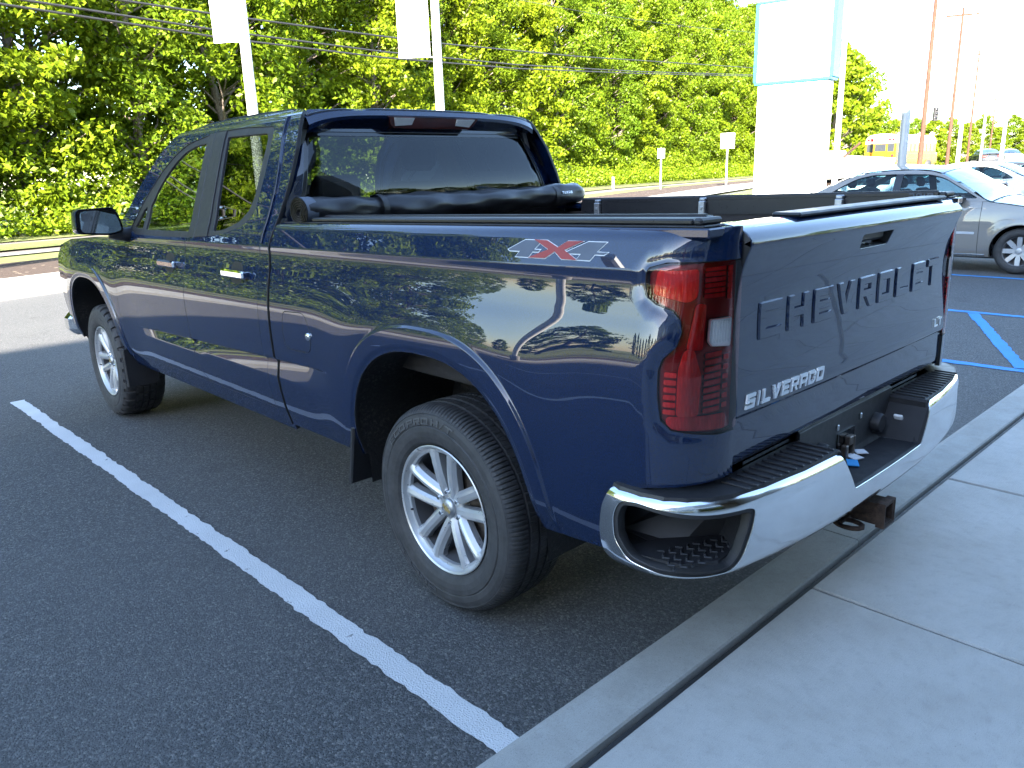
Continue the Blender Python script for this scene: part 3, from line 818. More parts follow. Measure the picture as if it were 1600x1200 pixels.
# traffic signal hanging over the far junction
def signal():
    dep = 70; p = bpd(1462, 178, dep); s_ = RDT@p[:2]; z0 = float(terr(s_, RDN@p[:2]))
    t = empty('traffic_signal', (p[0], p[1], z0), -YAW); tag(t, 'dark traffic signal hanging over the far road', 'traffic signal')
    zz = p[2]-z0
    mk('mast', tube([(4.5, 0, 0), (4.5, 0, zz+1.6)], [.12, .09], 10), MT['pole_grey'], t, True)
    mk('mast_arm', tube([(4.5, 0, zz+1.3), (0, 0, zz+1.0)], [.07, .045], 8), MT['pole_grey'], t, True)
    mk('hanger', tube([(0, 0, zz+1.0), (0, 0, zz+.5)], .03, 6), MT['pole_grey'], t, True)
    hs = mk('housing', box(-.2, .2, -.15, .15, zz-.6, zz+.55, .03), MT['trim'], t)
    for i in range(3): mk('lens', mv(xf(lathe_z([(0, .02), (.12, .0), (.13, -.03)], 14), Matrix.Rotation(math.pi/2, 4, 'X')), 0, -.16, zz+.36-i*.36), MT['gloss_black'], hs, True)
signal()
# ================================================================== PICKUP TRUCK
TR = empty('pickup_truck', (0, 0, 0)); tag(TR, 'dark blue four door pickup truck with a rolled black bed cover, parked in the bay', 'pickup truck')
def ZC(y): return 1.318-.010*np.clip(y, -1.1, 4)+.004*np.clip(-y, 0, 1.1)
_k = np.array([.40, .50, .56, .66, .74, .85, .95, 1.00, 1.05, 1.10, 1.15, 1.20, 1.25, 1.285, 1.315])
_w = np.array([.925, .950, .968, .987, .996, 1.004, 1.007, 1.0065, 1.004, .9985, .9905, .9805, .9725, .9695, .9700])
CABK = np.array([1.315, 1.37, 1.41, 1.50, 1.60, 1.70, 1.78, 1.84, 1.88, 1.905]); CABW = np.array([.970, .950, .930, .893, .851, .808, .772, .742, .712, .670])
def _spl(x, k, w_):
    x = np.clip(np.asarray(x, float), k[0], k[-1]); i = np.clip(np.searchsorted(k, x)-1, 0, len(k)-2)
    m = np.gradient(w_, k); h = k[i+1]-k[i]; t = (x-k[i])/h
    return (2*t**3-3*t**2+1)*w_[i]+(t**3-2*t**2+t)*h*m[i]+(-2*t**3+3*t**2)*w_[i+1]+(t**3-t**2)*h*m[i+1]
AR = dict(a=.505, b=.595, p=2.5)
def rho(y, z, yc):
    dz = np.maximum(z-.40, 0); return ((np.abs(y-yc)/AR['a'])**AR['p']+(dz/AR['b'])**AR['p'])**(1/AR['p'])
def Wid(y, z, cab):
    zc = ZC(y); zz = z-(zc-1.315)*sst(.9, 1.3, z)
    lo = _spl(zz, _k, _w)
    up = _spl(zz, CABK, CABW) if cab else .970-(zz-1.315)*.42-34*np.maximum(zz-1.394, 0)**2
    t = sst(1.307, 1.325, zz)
    lo2 = np.where(zz > 1.315, .970-(zz-1.315)*.10, lo)
    up2 = np.where(zz > 1.315, up, .970-(zz-1.315)*.42)
    w_ = np.where(zz < 1.307, lo, np.where(zz > 1.323, up2, np.minimum(lo2, up2)))
    for yc in (0, 3.745):
        r = rho(y, z, yc); lf = sst(.42, .62, z)
        w_ = w_+.012*np.exp(-(np.maximum(r-1.16, 0)/.32)**2)*(1-sst(1.02, 1.31, z))*lf
        w_ = w_+.011*(1-sst(1.135, 1.160, r))*lf-.006*(1-sst(1.0, 1.05, r))*lf
    # scoop pressed into the lower doors
    a = sst(.62, .86, y)*(1-sst(2.45, 2.98, y)); zt = .835-.030*y; zb = .735-.012*y
    g = np.clip((z-zb)/(zt-zb), 0, 1)
    w_ = w_-.020*a*g*(1-sst(zt, zt+.012, z))
    w_ = w_-.012*sst(-.3, -1.1, y)-.035*sst(3.9, 4.7, y)**1.5
    return w_
LAMPO = np.array([(-.905, 1.339), (-.952, 1.352), (-1.033, 1.354), (-1.30, 1.352), (-1.30, .905), (-1.124, .900), (-1.051, .908), (-.997, .918), (-.968, .945), (-.958, 1.009), (-.956, 1.080), (-.966, 1.108), (-1.000, 1.142), (-1.010, 1.177), (-1.002, 1.208), (-.980, 1.230), (-.930, 1.246), (-.905, 1.262), (-.895, 1.295), (-.896, 1.323)])
UC, RX, RY, RM = -.885, .205, .185, .195
UEND = UC-RM*math.pi/2
def Smap(cab):
    def f(u, z):
        u = np.asarray(u, float); z = np.asarray(z, float)
        th = np.clip((UC-u)/RM, 0, math.pi/2); y = np.where(u < UC, UC-RY*np.sin(th), u)
        W_ = Wid(y, z, cab)
        if not cab:                                   # pressed recess round the tail lamp
            k = (u < -.80).ravel()
            if k.any():
                P = np.stack(np.broadcast_arrays(u, z), -1).reshape(-1, 2)[k]; d = segdist(P, LAMPO); d = np.where(inpoly(P, LAMPO), 0, d)
                q = np.zeros(k.shape); q[k] = .007*(1-sst(.004, .030, d)); W_ = W_-q.reshape(W_.shape)
        x = -(W_-(W_-.7825)*(1-np.cos(th)))
        ex = np.maximum(UC-RM*math.pi/2-u, 0)
        return np.stack([x+ex, y, z], -1)
    return f
SB, SCB = Smap(False), Smap(True)
def shrink(poly, e):
    P = np.asarray(poly, float); a = 0
    n = len(P); out = []
    A = sum(P[i-1][0]*P[i][1]-P[i][0]*P[i-1][1] for i in range(n)); sg = 1 if A > 0 else -1
    for i in range(n):
        t0 = P[i]-P[i-1]; t1 = P[(i+1) % n]-P[i]; t0 /= np.linalg.norm(t0); t1 /= np.linalg.norm(t1)
        n0 = np.array([-t0[1], t0[0]])*sg; n1 = np.array([-t1[1], t1[0]])*sg; b = n0+n1; b /= max(.35, b@b/2)
        out.append(P[i]+b/2*e*1.0)
    return np.array(out)
def side_points(u0, u1, z0, z1, h=.014):
    rows = list(np.arange(.46, 1.30, h))+[1.300, 1.306, 1.3115, 1.319, 1.324, 1.330]+list(np.arange(1.342, 1.93, h))
    us = np.arange(u0, u1, h); P = []
    for zz in rows:
        z = np.full(len(us), zz); y = np.maximum(us, -1.07)
        z = z+(ZC(y)-1.315)*sst(.9, 1.3, z); P.append(np.stack([us, z], -1))
    P = np.concatenate(P)
    # replace the grid near the arches and the scoop edge by points that follow those features
    for yc in (0, 3.745):
        P = P[~((rho(P[:, 0], P[:, 1], yc) < 1.26) & (P[:, 1] > .44))]
        Q = []
        for r in (1.004, 1.02, 1.035, 1.05, 1.075, 1.10, 1.122, 1.134, 1.142, 1.150, 1.160, 1.172, 1.19, 1.215, 1.24):
            t = np.linspace(.08, math.pi-.08, 120); c, s_ = np.cos(t), np.sin(t); q = 2/AR['p']
            Q.append(np.stack([yc+AR['a']*r*np.sign(c)*np.abs(c)**q, .40+AR['b']*r*s_**q], -1))
        P = np.concatenate([P, *Q])
    if u0 < -.8:                                      # points that follow the recess round the tail lamp
        P = P[~((P[:, 0] < -.80) & (segdist(P, LAMPO) < .040))]
        P = np.concatenate([P]+[resample(shrink(rounded(LAMPO, .02, 3), -o), .010) for o in (.006, .011, .017, .023, .029, .036)])
    y = P[:, 0]; zt = .835-.030*y
    P = P[~((y > .6) & (y < 3.0) & (np.abs(P[:, 1]-zt) < .016))]
    yy = np.arange(.6, 3.0, h)
    P = np.concatenate([P]+[np.stack([yy, .835-.030*yy+o], -1) for o in (-.009, -.002, .003, .0075, .012, .02)])
    return P[(P[:, 0] > u0-.01) & (P[:, 0] < u1+.01) & (P[:, 1] > z0-.02) & (P[:, 1] < z1+.02)]
def arch(yc, n=40, lo=.40, r=1.0):
    t = np.linspace(0, math.pi, n); c, s_ = np.cos(t), np.sin(t); q = 2/AR['p']
    return np.stack([yc+AR['a']*r*np.sign(c)*np.abs(c)**q, .40+AR['b']*r*s_**q], -1)
ZR = lambda y: 1.418-.016*y                      # top of the bed side
LAMP = [(-.905, 1.339), (-.952, 1.352), (-1.033, 1.354), (UEND-.006, 1.352), (UEND-.006, 1.199), (UEND-.006, 1.029), (UEND-.006, .905), (-1.124, .900), (-1.051, .908), (-.997, .918), (-.968, .945), (-.958, 1.009), (-.956, 1.080),
        (-.966, 1.108), (-1.000, 1.142), (-1.010, 1.177), (-1.002, 1.208), (-.980, 1.230), (-.930, 1.246), (-.905, 1.262), (-.895, 1.295), (-.896, 1.323)]
DLO = rounded([(2.885, 1.335), (2.865, 1.392), (2.777, 1.516), (2.621, 1.666), (2.50, 1.742), (2.36, 1.795), (2.1, 1.832), (1.726, 1.843), (1.375, 1.828), (1.338, 1.676), (1.330, 1.500), (1.352, 1.438), (1.42, 1.385), (1.625, 1.340), (1.959, 1.318), (2.488, 1.306), (2.80, 1.306)],
              [.03, .03, .05, .06, .05, .05, .1, .1, .03, .05, .05, .04, .06, .1, .1, .1, .04])
GF = rounded([(2.655, 1.336), (2.030, 1.345), (2.118, 1.790), (2.25, 1.782), (2.366, 1.757), (2.46, 1.712), (2.543, 1.652), (2.62, 1.57), (2.678, 1.465)], .012)
GQ = rounded([(2.840, 1.345), (2.700, 1.342), (2.722, 1.470), (2.775, 1.440)], .012)
GR = rounded([(1.740, 1.353), (1.62, 1.366), (1.48, 1.405), (1.405, 1.458), (1.385, 1.520), (1.412, 1.770), (1.436, 1.803), (1.878, 1.810)], .02)
CABOUT = [(1.128, .485), (1.128, 1.29), (1.112, 1.40), (1.095, 1.50), (1.092, 1.58), (1.11, 1.72), (1.140, 1.80), (1.165, 1.862), (1.20, 1.888), (1.35, 1.9), (1.6, 1.904), (1.96, 1.904), (2.29, 1.893), (2.556, 1.862), (2.75, 1.755), (2.91, 1.595), (3.03, 1.43), (3.135, 1.335), (3.135, 1.30), (3.17, 1.25), (3.17, .485)]
DOORTOP = [(1.205, 1.30), (1.203, 1.45), (1.19, 1.64), (1.208, 1.75), (1.245, 1.83), (1.33, 1.862), (1.613, 1.874), (2.05, 1.875), (2.35, 1.856), (2.55, 1.81), (2.74, 1.70), (2.89, 1.54), (3.00, 1.40), (3.10, 1.305), (3.135, 1.26)]
FD = [(3.138, 1.24), (3.135, .80), (3.13, .60), (3.11, .553)]
DOORS = [(1.222, .553), (1.222, 1.0), (1.217, 1.22)]+DOORTOP+FD
SPLITL = [(2.055, .553), (2.065, 1.0), (2.045, 1.29), (1.93, 1.34), (1.985, 1.60), (2.02, 1.875)]
RDOOR = [(1.222, .553), (1.222, 1.0), (1.217, 1.22)]+[p for p in DOORTOP if p[0] < 2.02]+[(2.02, 1.875), (1.985, 1.60), (1.93, 1.34), (2.045, 1.29), (2.065, 1.0), (2.055, .66), (2.02, .60), (1.93, .553)]
FDOOR = [(1.94, .553), (2.03, .60), (2.061, .66), (2.071, 1.0), (2.051, 1.29), (1.936, 1.34), (1.991, 1.60), (2.026, 1.875)]+[p for p in DOORTOP if p[0] > 2.04]+FD
BED = [(1.105, .49), (1.105, float(ZR(1.105)))]+[(y, float(ZR(y))) for y in np.arange(1.0, -1.05, -.1)]+[(UEND+.004, 1.434), (UEND+.004, 1.356)]+\
      [tuple(p) for p in LAMP[2::-1]]+[tuple(p) for p in LAMP[:7:-1]]+[(-1.124, .898), (UEND+.004, .900), (UEND+.004, .775), (-1.06, .765), (-.95, .755), (-.86, .735), (-.80, .68), (-.775, .60), (-.762, .50), (-.60, .492), (-.515, .49)]
def mapoff(f, off):
    def g(u, v):
        P = np.stack([np.asarray(u, float), np.asarray(v, float)], -1); return f(u, v)+surf_normals(f, P)*off
    return g
def frac_hole(): pass
for sd in (-1, 1):
    # bed side
    ar = arch(0); ar = ar[(ar[:, 1] > .492)]
    bed = np.array(BED[:-1]+[(-.512, .4915)]); 
    out = np.concatenate([np.array(BED), ar[::-1], [[.505, .491]]])
    fuel = rounded([(.772, .878), (.99, .878), (1.004, .95), (.99, 1.042), (.80, 1.052), (.757, .97)], [.05, .03, .03, .03, .07, .06], 6)
    bs = panel('bed_side', SB, [out], [fuel] if sd < 0 else [], .013, MT['blue'], TR, side_points(UEND-.01, 1.12, .48, 1.45, .014), side=sd)
    if sd < 0: 
        fd = panel('fuel_door', SB, [shrink(fuel, .008)], [], .012, MT['blue'], bs, side_points(.7, 1.05, .85, 1.08, .014), side=sd)
        mk('fuel_door_latch', mv(lathe_x([(.004, 0), (.006, .012), (.003, .016), (-.012, .016)], 16), -1.012, .775, .955), MT['chrome'], fd, True)
    # cab
    panel('cab_side', SCB, [np.array(CABOUT)], [shrink(DOORS, -.006)], .014, MT['blue'], TR, side_points(1.05, 3.2, .48, 1.93), side=sd)
    dr = panel('rear_door', SCB, [np.array(RDOOR)], [DLO[(DLO[:, 0] > 0)]] if 0 else [], .014, MT['blue'], TR, side_points(1.18, 2.1, .54, 1.9), side=sd) if 0 else None
    rd_low = panel('rear_door', SCB, [np.array(RDOOR)], [rounded([(1.97, 1.842)] if 0 else [(1.925, 1.316), (1.625, 1.340), (1.42, 1.385), (1.352, 1.438), (1.330, 1.500), (1.338, 1.676), (1.375, 1.828), (1.726, 1.843), (2.008, 1.838), (1.982, 1.60), (1.933, 1.345)], [.004, .1, .06, .04, .05, .05, .03, .1, .004, .02, .02])],
                  .014, MT['blue'], TR, side_points(1.18, 2.1, .54, 1.9), side=sd)
    fd_low = panel('front_door', SCB, [np.array(FDOOR)], [rounded([(1.942, 1.315), (1.942, 1.342), (1.995, 1.60), (2.020, 1.836), (2.1, 1.832), (2.36, 1.795), (2.50, 1.742), (2.621, 1.666), (2.777, 1.516), (2.865, 1.392), (2.885, 1.335), (2.80, 1.306), (2.488, 1.306)], [.004, .004, .02, .004, .1, .05, .05, .06, .05, .03, .03, .04, .1])],
                  .014, MT['blue'], TR, side_points(1.9, 3.2, .54, 1.9), side=sd)
    # window trims, pillar covers and glass
    rin = [(1.936, 1.322), (1.625, 1.343), (1.42, 1.388), (1.354, 1.440), (1.332, 1.500), (1.340, 1.676), (1.378, 1.826), (1.726, 1.841), (2.012, 1.836), (1.982, 1.60), (1.930, 1.345)]
    panel('window_trim', SCB, [rounded(rin, [.004, .1, .06, .04, .05, .05, .03, .1, .004, .02, .02])], [GR], .02, MT['trim'], rd_low, depth=.012, off=-.005, side=sd)
    fin = [(1.941, 1.318), (1.939, 1.342), (1.992, 1.60), (2.020, 1.834), (2.1, 1.830), (2.36, 1.793), (2.50, 1.740), (2.621, 1.664), (2.777, 1.514), (2.862, 1.392), (2.882, 1.336), (2.80, 1.308), (2.488, 1.308)]
    panel('window_trim', SCB, [rounded(fin, [.004, .004, .02, .004, .1, .05, .05, .06, .05, .03, .03, .04, .1])], [GF, GQ], .02, MT['trim'], fd_low, depth=.012, off=-.005, side=sd)
    panel('side_window', SCB, [GF], [], .03, MT['glass'], fd_low, depth=0, off=-.013, side=sd)
    panel('quarter_window', SCB, [GQ], [], .03, MT['glass_dark'], fd_low, depth=0, off=-.013, side=sd)
    panel('side_window', SCB, [GR], [], .03, MT['glass_dark'], rd_low, depth=0, off=-.013, side=sd)
    pc = [(2.000, 1.320), (2.100, 1.830), (2.026, 1.834), (1.994, 1.60), (1.940, 1.342), (1.940, 1.318)]
    panel('pillar_cover', SCB, [np.array(pc)], [], .02, MT['trim'], fd_low, depth=.005, off=.002, side=sd)
    pc = [(1.932, 1.322), (1.932, 1.342), (1.986, 1.60), (2.018, 1.834), (1.905, 1.836), (1.785, 1.340), (1.785, 1.330)]
    panel('pillar_cover', SCB, [np.array(pc)], [], .02, MT['trim'], rd_low, depth=.005, off=.002, side=sd)
    # door handles: chrome grip over a flat patch coloured like a shaded hollow
    for par, yc in ((fd_low, 2.255), (rd_low, 1.435)):
        zc = 1.166+.005; x0 = -float(Wid(np.float64(yc), np.float64(zc), True)); cup = []
        cup = rounded([(yc-.062, zc-.048), (yc+.062, zc-.048), (yc+.062, zc+.052), (yc-.062, zc+.052)], .045, 6)
        panel('handle_cup_shade', SCB, [cup], [], .012, MT['gap'], par, depth=.002, off=.0012, side=sd)
        g = join(mv(box(-.014, .010, -.125, .105, -.0185, .0185, .008), x0-.022, yc, zc), mv(box(-.012, .028, -.115, -.075, -.014, .014, .004), x0-.014, yc, zc), mv(box(-.012, .028, .075, .1, -.014, .014, .004), x0-.014, yc, zc))
        if sd > 0: g = ([(-x, y, z) for x, y, z in g[0]], [f[::-1] for f in g[1]])
        hd = mk('door_handle', g, MT['chrome'], par, False)
    # rocker, front fender
    rk = [(1.128, .455), (1.128, .548), (3.14, .548), (3.20, .50), (3.20, .455)]
    panel('rocker_panel', lambda u, v: SCB(u, v)+np.array([.012, 0, 0]), [np.array(rk)], [], .03, MT['blue'], TR, depth=.02, side=sd)
    af = arch(3.745); af = af[af[:, 1] > .50]
    fen = [(3.175, .50), (3.145, .56), (3.141, 1.245), (3.20, 1.277), (3.6, 1.262), (4.1, 1.232), (4.42, 1.18), (4.50, 1.10), (4.52, .75), (4.46, .60), (4.28, .50)]
    panel('front_fender', SCB, [np.concatenate([np.array(fen), af])], [], .014, MT['blue'], TR, side_points(3.1, 4.55, .48, 1.3), side=sd)
    # black backing sheets added so the gaps read dark and pass no light
    inn = mapoff(SCB, -.030); inb = mapoff(SB, -.030)
    panel('gap_backing', inn, [rounded([(1.135, .50), (3.12, .50), (3.12, 1.27), (2.93, 1.29), (1.135, 1.29)], .01)], [], .05, MT['gloss_black'], TR, depth=0, side=sd)
    i2 = np.concatenate([[(1.10, .50), (1.10, 1.36), (-.86, 1.36), (-.86, .78), (-.56, .55)], arch(0, r=1.03)[::-1][2:-2]])
    panel('gap_backing', inb, [i2], [], .05, MT['gloss_black'], TR, depth=0, side=sd)
    # wheel wells
    for yc in (0, 3.745):
        A = arch(yc, 40, r=1.0); A = np.concatenate([[[A[0][0], .36]], A, [[A[-1][0], .36]]]); V = []; F = []; n = len(A)
        for xx in (.985, .93, .50):
            for (y, z) in A: V.append((sd*min(xx, 2), y, z))
        # start at the sheet edge
        for i, (y, z) in enumerate(A): V[i] = (sd*(float(Wid(np.float64(y), np.float64(max(z, .46)), True))-.012), y, z)
        for r in range(2):
            for i in range(n-1): F.append((r*n+i, r*n+i+1, (r+1)*n+i+1, (r+1)*n+i))
        F.append(tuple(range(2*n, 3*n)))
        if sd < 0: F = [f[::-1] for f in F]
        mk('wheel_well', (V, F), MT['well'], TR, True, auto=40)
    # mud flaps
    for yc, zb_ in ((.515, .30), (-3.745+.0, 0)):
        pass
    for y0, z0, z1 in ((.505, .36, .62), (3.255, .30, .56)):
        V, F = box(.80, 1.005, -.012, .012, z0, z1, .006)
        V = [(sd*x, y+y0+(.055*(z1-z)/(z1-z0) if y0 < 1 else -.01), z) for x, y, z in V]
        if sd > 0: pass
        mk('mud_flap', (V, F if sd > 0 else [f[::-1] for f in F]), MT['trim'], TR)
    # mirror
    def fl(VF): return VF if sd < 0 else ([(-x, y, z) for x, y, z in VF[0]], [f[::-1] for f in VF[1]])
    mi = rounded([(-1.262, 1.325), (-1.075, 1.306), (-1.000, 1.325), (-1.010, 1.40), (-1.040, 1.468), (-1.250, 1.462)], [.03, .03, .02, .03, .025, .03], 4)
    def shell(rings):
        V = []; F = []; n = len(rings[0][0])
        for P, y in rings: V += [(p[0], y, p[1]) for p in P]
        for r in range(len(rings)-1):
            for i in range(n): a = r*n+i; b = r*n+(i+1) % n; F.append((a, b, b+n, a+n))
        F.append(tuple(range(n))[::-1]); F.append(tuple(range((len(rings)-1)*n, len(rings)*n))); return V, F
    cen = mi.mean(0)
    hs = mk('door_mirror', fl(shell([(cen+(mi-cen)*.93, 2.850), (cen+(mi-cen)*.985, 2.852), (mi, 2.868), (cen+(mi-cen)*.99, 2.92), (cen+(mi-cen)*.93, 2.965), (cen+(mi-cen)*.75, 3.0)])), MT['blue'], TR, True, auto=35)
    gp = cen+(mi-cen)*.90
    mk('mirror_bezel', fl(shell([(cen+(mi-cen)*.965, 2.8490), (cen+(mi-cen)*.94, 2.8530)])), MT['gloss_black'], hs)
    V_, F_ = shell([(cen+(mi-cen)*.84, 2.8425), (cen+(mi-cen)*.85, 2.850)]); V_ = [(x, y+(z-1.385)*.10+(x+1.13)*.03, z) for x, y, z in V_]
    mk('mirror_glass', fl((V_, F_)), MT['mirror'], hs)
    sp = rounded([(-1.225, 1.395), (-1.165, 1.397), (-1.165, 1.440), (-1.222, 1.440)], .008)
    mk('spotter_mirror', fl(shell([(sp, 2.8380), (sp, 2.8438)])), MT['mirror'], hs)
    mk('mirror_arm', fl(tube([(-1.06, 2.91, 1.33), (-.99, 2.90, 1.305), (-.935, 2.90, 1.30)], [.045, .04, .05], 10)), MT['trim'], hs, True)
# 4x4 decal on the left bed side
def onS(f, off=0.0):
    def g(u, v):
        P = np.stack([u, v], -1); N = surf_normals(f, P); return f(u, v)+N*off, N
    return g
def stroke_decal():
    # local coordinates: a runs to the rear (0..1), b up (0..1); the decal leans forward
    u0, u1, z0, z1 = -.385, -.772, 1.340, 1.392
    def T(P): return [(u0+(u1-u0)*a, z0+.004*a+(z1-z0)*b) for a, b in P]
    four = [[(.0, .42), (.17, 1.0), (.36, 1.0), (.30, .50), (.36, .50), (.34, .30), (.28, .30), (.25, .0), (.10, .0), (.13, .30), (.03, .30)]]
    four2 = [[(a+.60, b) for a, b in four[0]]]
    four2[0] = [(.60, .42), (.79, 1.0), (.97, 1.0), (.90, .50), (1.0, .50), (.96, .30), (.88, .30), (.85, .0), (.71, .0), (.74, .30), (.62, .30)]
    ex = [[(.24, .0), (.42, .0), (.50, .36), (.58, .0), (.74, .0), (.60, .5), (.76, 1.0), (.60, 1.0), (.52, .66), (.40, 1.0), (.26, 1.0), (.42, .50)]]
    d = mk('decal', prism2([T(p) for p in four+four2+ex], onS(SB, .0010), 0, .02), MT['decal_white'], TR)
    def inner(p, k=.80):
        c = np.mean(p, 0); return [tuple(shrink(np.array(p), .02)[i]) for i in range(len(p))]
    for p in (four[0], four2[0]):
        q = shrink(np.array([(a*1.0, b*.14) for a, b in p]), .012); q = [(a, b/.14) for a, b in q]
        mk('numeral', prism2([T(q)], onS(SB, .0022), 0, .02), MT['decal_grey'], d)
    q = shrink(np.array([(a, b*.14) for a, b in ex[0]]), .010); q = [(a, b/.14) for a, b in q]
    mk('cross', prism2([T(q)], onS(SB, .0034), 0, .02), MT['decal_red'], d)
stroke_decal()
# tail lamps
for sd in (-1, 1):
    L = rounded(LAMP, .012, 2); L = shrink(L, .003)
    hs = panel('tail_lamp', SB, [L], [], .014, MT['red_dark'], TR, depth=.02, off=-.020, side=sd)
    up = rounded([(-.918, 1.272), (-1.02, 1.252), (-1.045, 1.265), (-1.045, 1.335), (-.93, 1.330)], .012)
    panel('reflector', SB, [up], [], .012, MT['red_bright'], hs, depth=.010, off=-.008, side=sd)
    lo = rounded([(-1.012, .955), (-1.07, .955), (-1.075, 1.06), (-1.05, 1.13), (-1.025, 1.13), (-1.012, 1.08)], .01)
    panel('reflector', SB, [lo], [], .012, MT['red_bright'], hs, depth=.010, off=-.008, side=sd)
    mdl = rounded([(-1.03, 1.13), (-1.075, 1.13), (-1.075, 1.245), (-1.045, 1.245)], .008)
    panel('reflector', SB, [mdl], [], .012, MT['red_body'], hs, depth=.008, off=-.012, side=sd)
    bot = rounded([(-.985, .918), (-1.16, .910), (-1.16, .950), (-.985, .952)], .008)
    panel('reflector', SB, [bot], [], .012, MT['red_body'], hs, depth=.008, off=-.010, side=sd)
    for i in range(6):
        z = .962+i*.020; panel('lamp_rib', SB, [np.array([(-.975, z), (-1.006, z-.002), (-1.006, z+.008), (-.975, z+.010)])], [], .012, MT['red_bright'], hs, depth=.008, off=-.009, side=sd)
    for i in range(9):
        z = .960+i*.0185; panel('lamp_rib', SB, [np.array([(-1.088, z), (-1.138, z+.003), (-1.138, z+.012), (-1.088, z+.009)])], [], .012, MT['red_body'], hs, depth=.008, off=-.011, side=sd)
    for i in range(6):
        z = 1.262+i*.0135; panel('lamp_rib', SB, [np.array([(-1.068, z), (-1.135, z+.002), (-1.135, z+.009), (-1.068, z+.007)])], [], .012, MT['red_body'], hs, depth=.008, off=-.011, side=sd)
    for z0 in (.968, 1.256):
        for i in range(6):
            z = z0+i*.026*(1 if z0 < 1 else .55); panel('lamp_dot', SB, [np.array([(-1.148, z), (-1.164, z), (-1.164, z+.011), (-1.148, z+.011)])], [], .012, MT['red_bright'], hs, depth=.006, off=-.010, side=sd)
    wv = rounded([(-1.088, 1.150), (-1.10, 1.138), (-1.166, 1.132), (-1.166, 1.206), (-1.088, 1.206)], .004)
    wl = panel('reverse_lamp', SB, [wv], [], .012, MT['clear_white'], hs, depth=.010, off=-.009, side=sd)
    for i in range(7):
        u = -1.096-i*.0097; panel('lamp_flute', SB, [np.array([(u, 1.146), (u-.004, 1.146), (u-.004, 1.20), (u, 1.20)])], [], .03, MT['decal_white'], wl, depth=.003, off=-.0075, side=sd)
    hl = shrink(L, .001)
    panel('lamp_lens', SB, [hl], [shrink(wv, -.002)], .012, MT['lens_red'], hs, depth=.0, off=-.0005, side=sd)
    panel('lamp_lens', SB, [wv], [], .012, MT['lens_clear'], hs, depth=.0, off=-.0005, side=sd)
# ------------------------------------------------------------------ tailgate
TGP = np.array([(-1.045, .782), (-1.060, .788), (-1.061, .80), (-1.061, .86), (-1.061, .914), (-1.0612, .9215), (-1.0685, .9255), (-1.0700, .934), (-1.067, 1.00), (-1.061, 1.08), (-1.057, 1.15), (-1.057, 1.22), (-1.061, 1.275), (-1.070, 1.32), (-1.083, 1.36), (-1.091, 1.378), (-1.094, 1.388), (-1.092, 1.398), (-1.082, 1.412), (-1.060, 1.427), (-1.03, 1.436), (-.99, 1.440), (-.965, 1.436)])
TGS = np.concatenate([[0], np.cumsum(np.linalg.norm(np.diff(TGP, axis=0), axis=1))])
def _pw(v):
    return _spl(v, TGS, TGP[:, 0]), _spl(v, TGS, TGP[:, 1])
TGZ = lambda z: np.interp(z, TGP[:-2, 1], TGS[:-2])
def TG(u, v):
    u = np.asarray(u, float); v = np.asarray(v, float); y, z = _pw(v)
    y = y-.012*(1-(u/.78)**2)*sst(.0, .05, v)
    return np.stack([u, y, z], -1)
def TGm(u, v): return TG(-u, v)                 # u mirrored so that the normals face out
tw = .776
us = np.arange(-tw+.01, tw, .022)
vs = np.concatenate([np.arange(.01, TGS[4], .02), [TGS[4], (TGS[4]+TGS[5])/2, TGS[5], (TGS[5]+TGS[6])/2, TGS[6], TGS[7]], np.arange(TGS[7]+.02, TGS[13], .022), np.arange(TGS[13], TGS[-1]-.01, .006)])
A, B = np.meshgrid(us, vs); tpts = np.stack([A.ravel(), B.ravel()], -1)
hz0, hz1 = float(TGZ(1.318)), float(TGZ(1.366))
hole = rounded([(-.105, hz0), (.105, hz0), (.12, hz1), (-.12, hz1)], .012)
tg = panel('tailgate', TGm, [rounded([(-tw, .0), (tw, .0), (tw, TGS[-1]), (-tw, TGS[-1])], [.01, .01, .02, .02])], [hole], .02, MT['blue'], TR, tpts, depth=.04)
mk('tailgate_handle_recess', join(box(-.14, .14, -1.056, -1.0505, 1.305, 1.380)), MT['gloss_black'], tg)
mk('tailgate_handle', box(-.098, .098, -1.073, -1.045, 1.338, 1.374, .008), MT['trim'], tg)
mk('rear_camera', mv(xf(lathe_x([(.01, 0), (.008, .012), (-.02, .014)], 16), Matrix.Rotation(math.pi/2, 4, 'Z')), 0, -1.06, 1.318), MT['gloss_black'], tg, True)
for sg in (-1, 1):
    pl_ = [(sg*(tw-.004), y, z) for y, z in TGP]+[(sg*(tw-.004), -.985, .80)]
    pb_ = [(x-sg*.03, y, z) for x, y, z in pl_]; n_ = len(pl_)
    mk('tailgate_end', (pl_+pb_, [tuple(range(n_)) if sg < 0 else tuple(range(n_))[::-1]]), MT['blue'], tg)
mk('tailgate_inner', box(-.771, .771, -1.050, -.985, .80, 1.425), MT['liner'], tg)
mk('tailgate_cap', box(-.46, .70, -1.058, -.968, 1.4385, 1.4505, .006), MT['trim'], tg)
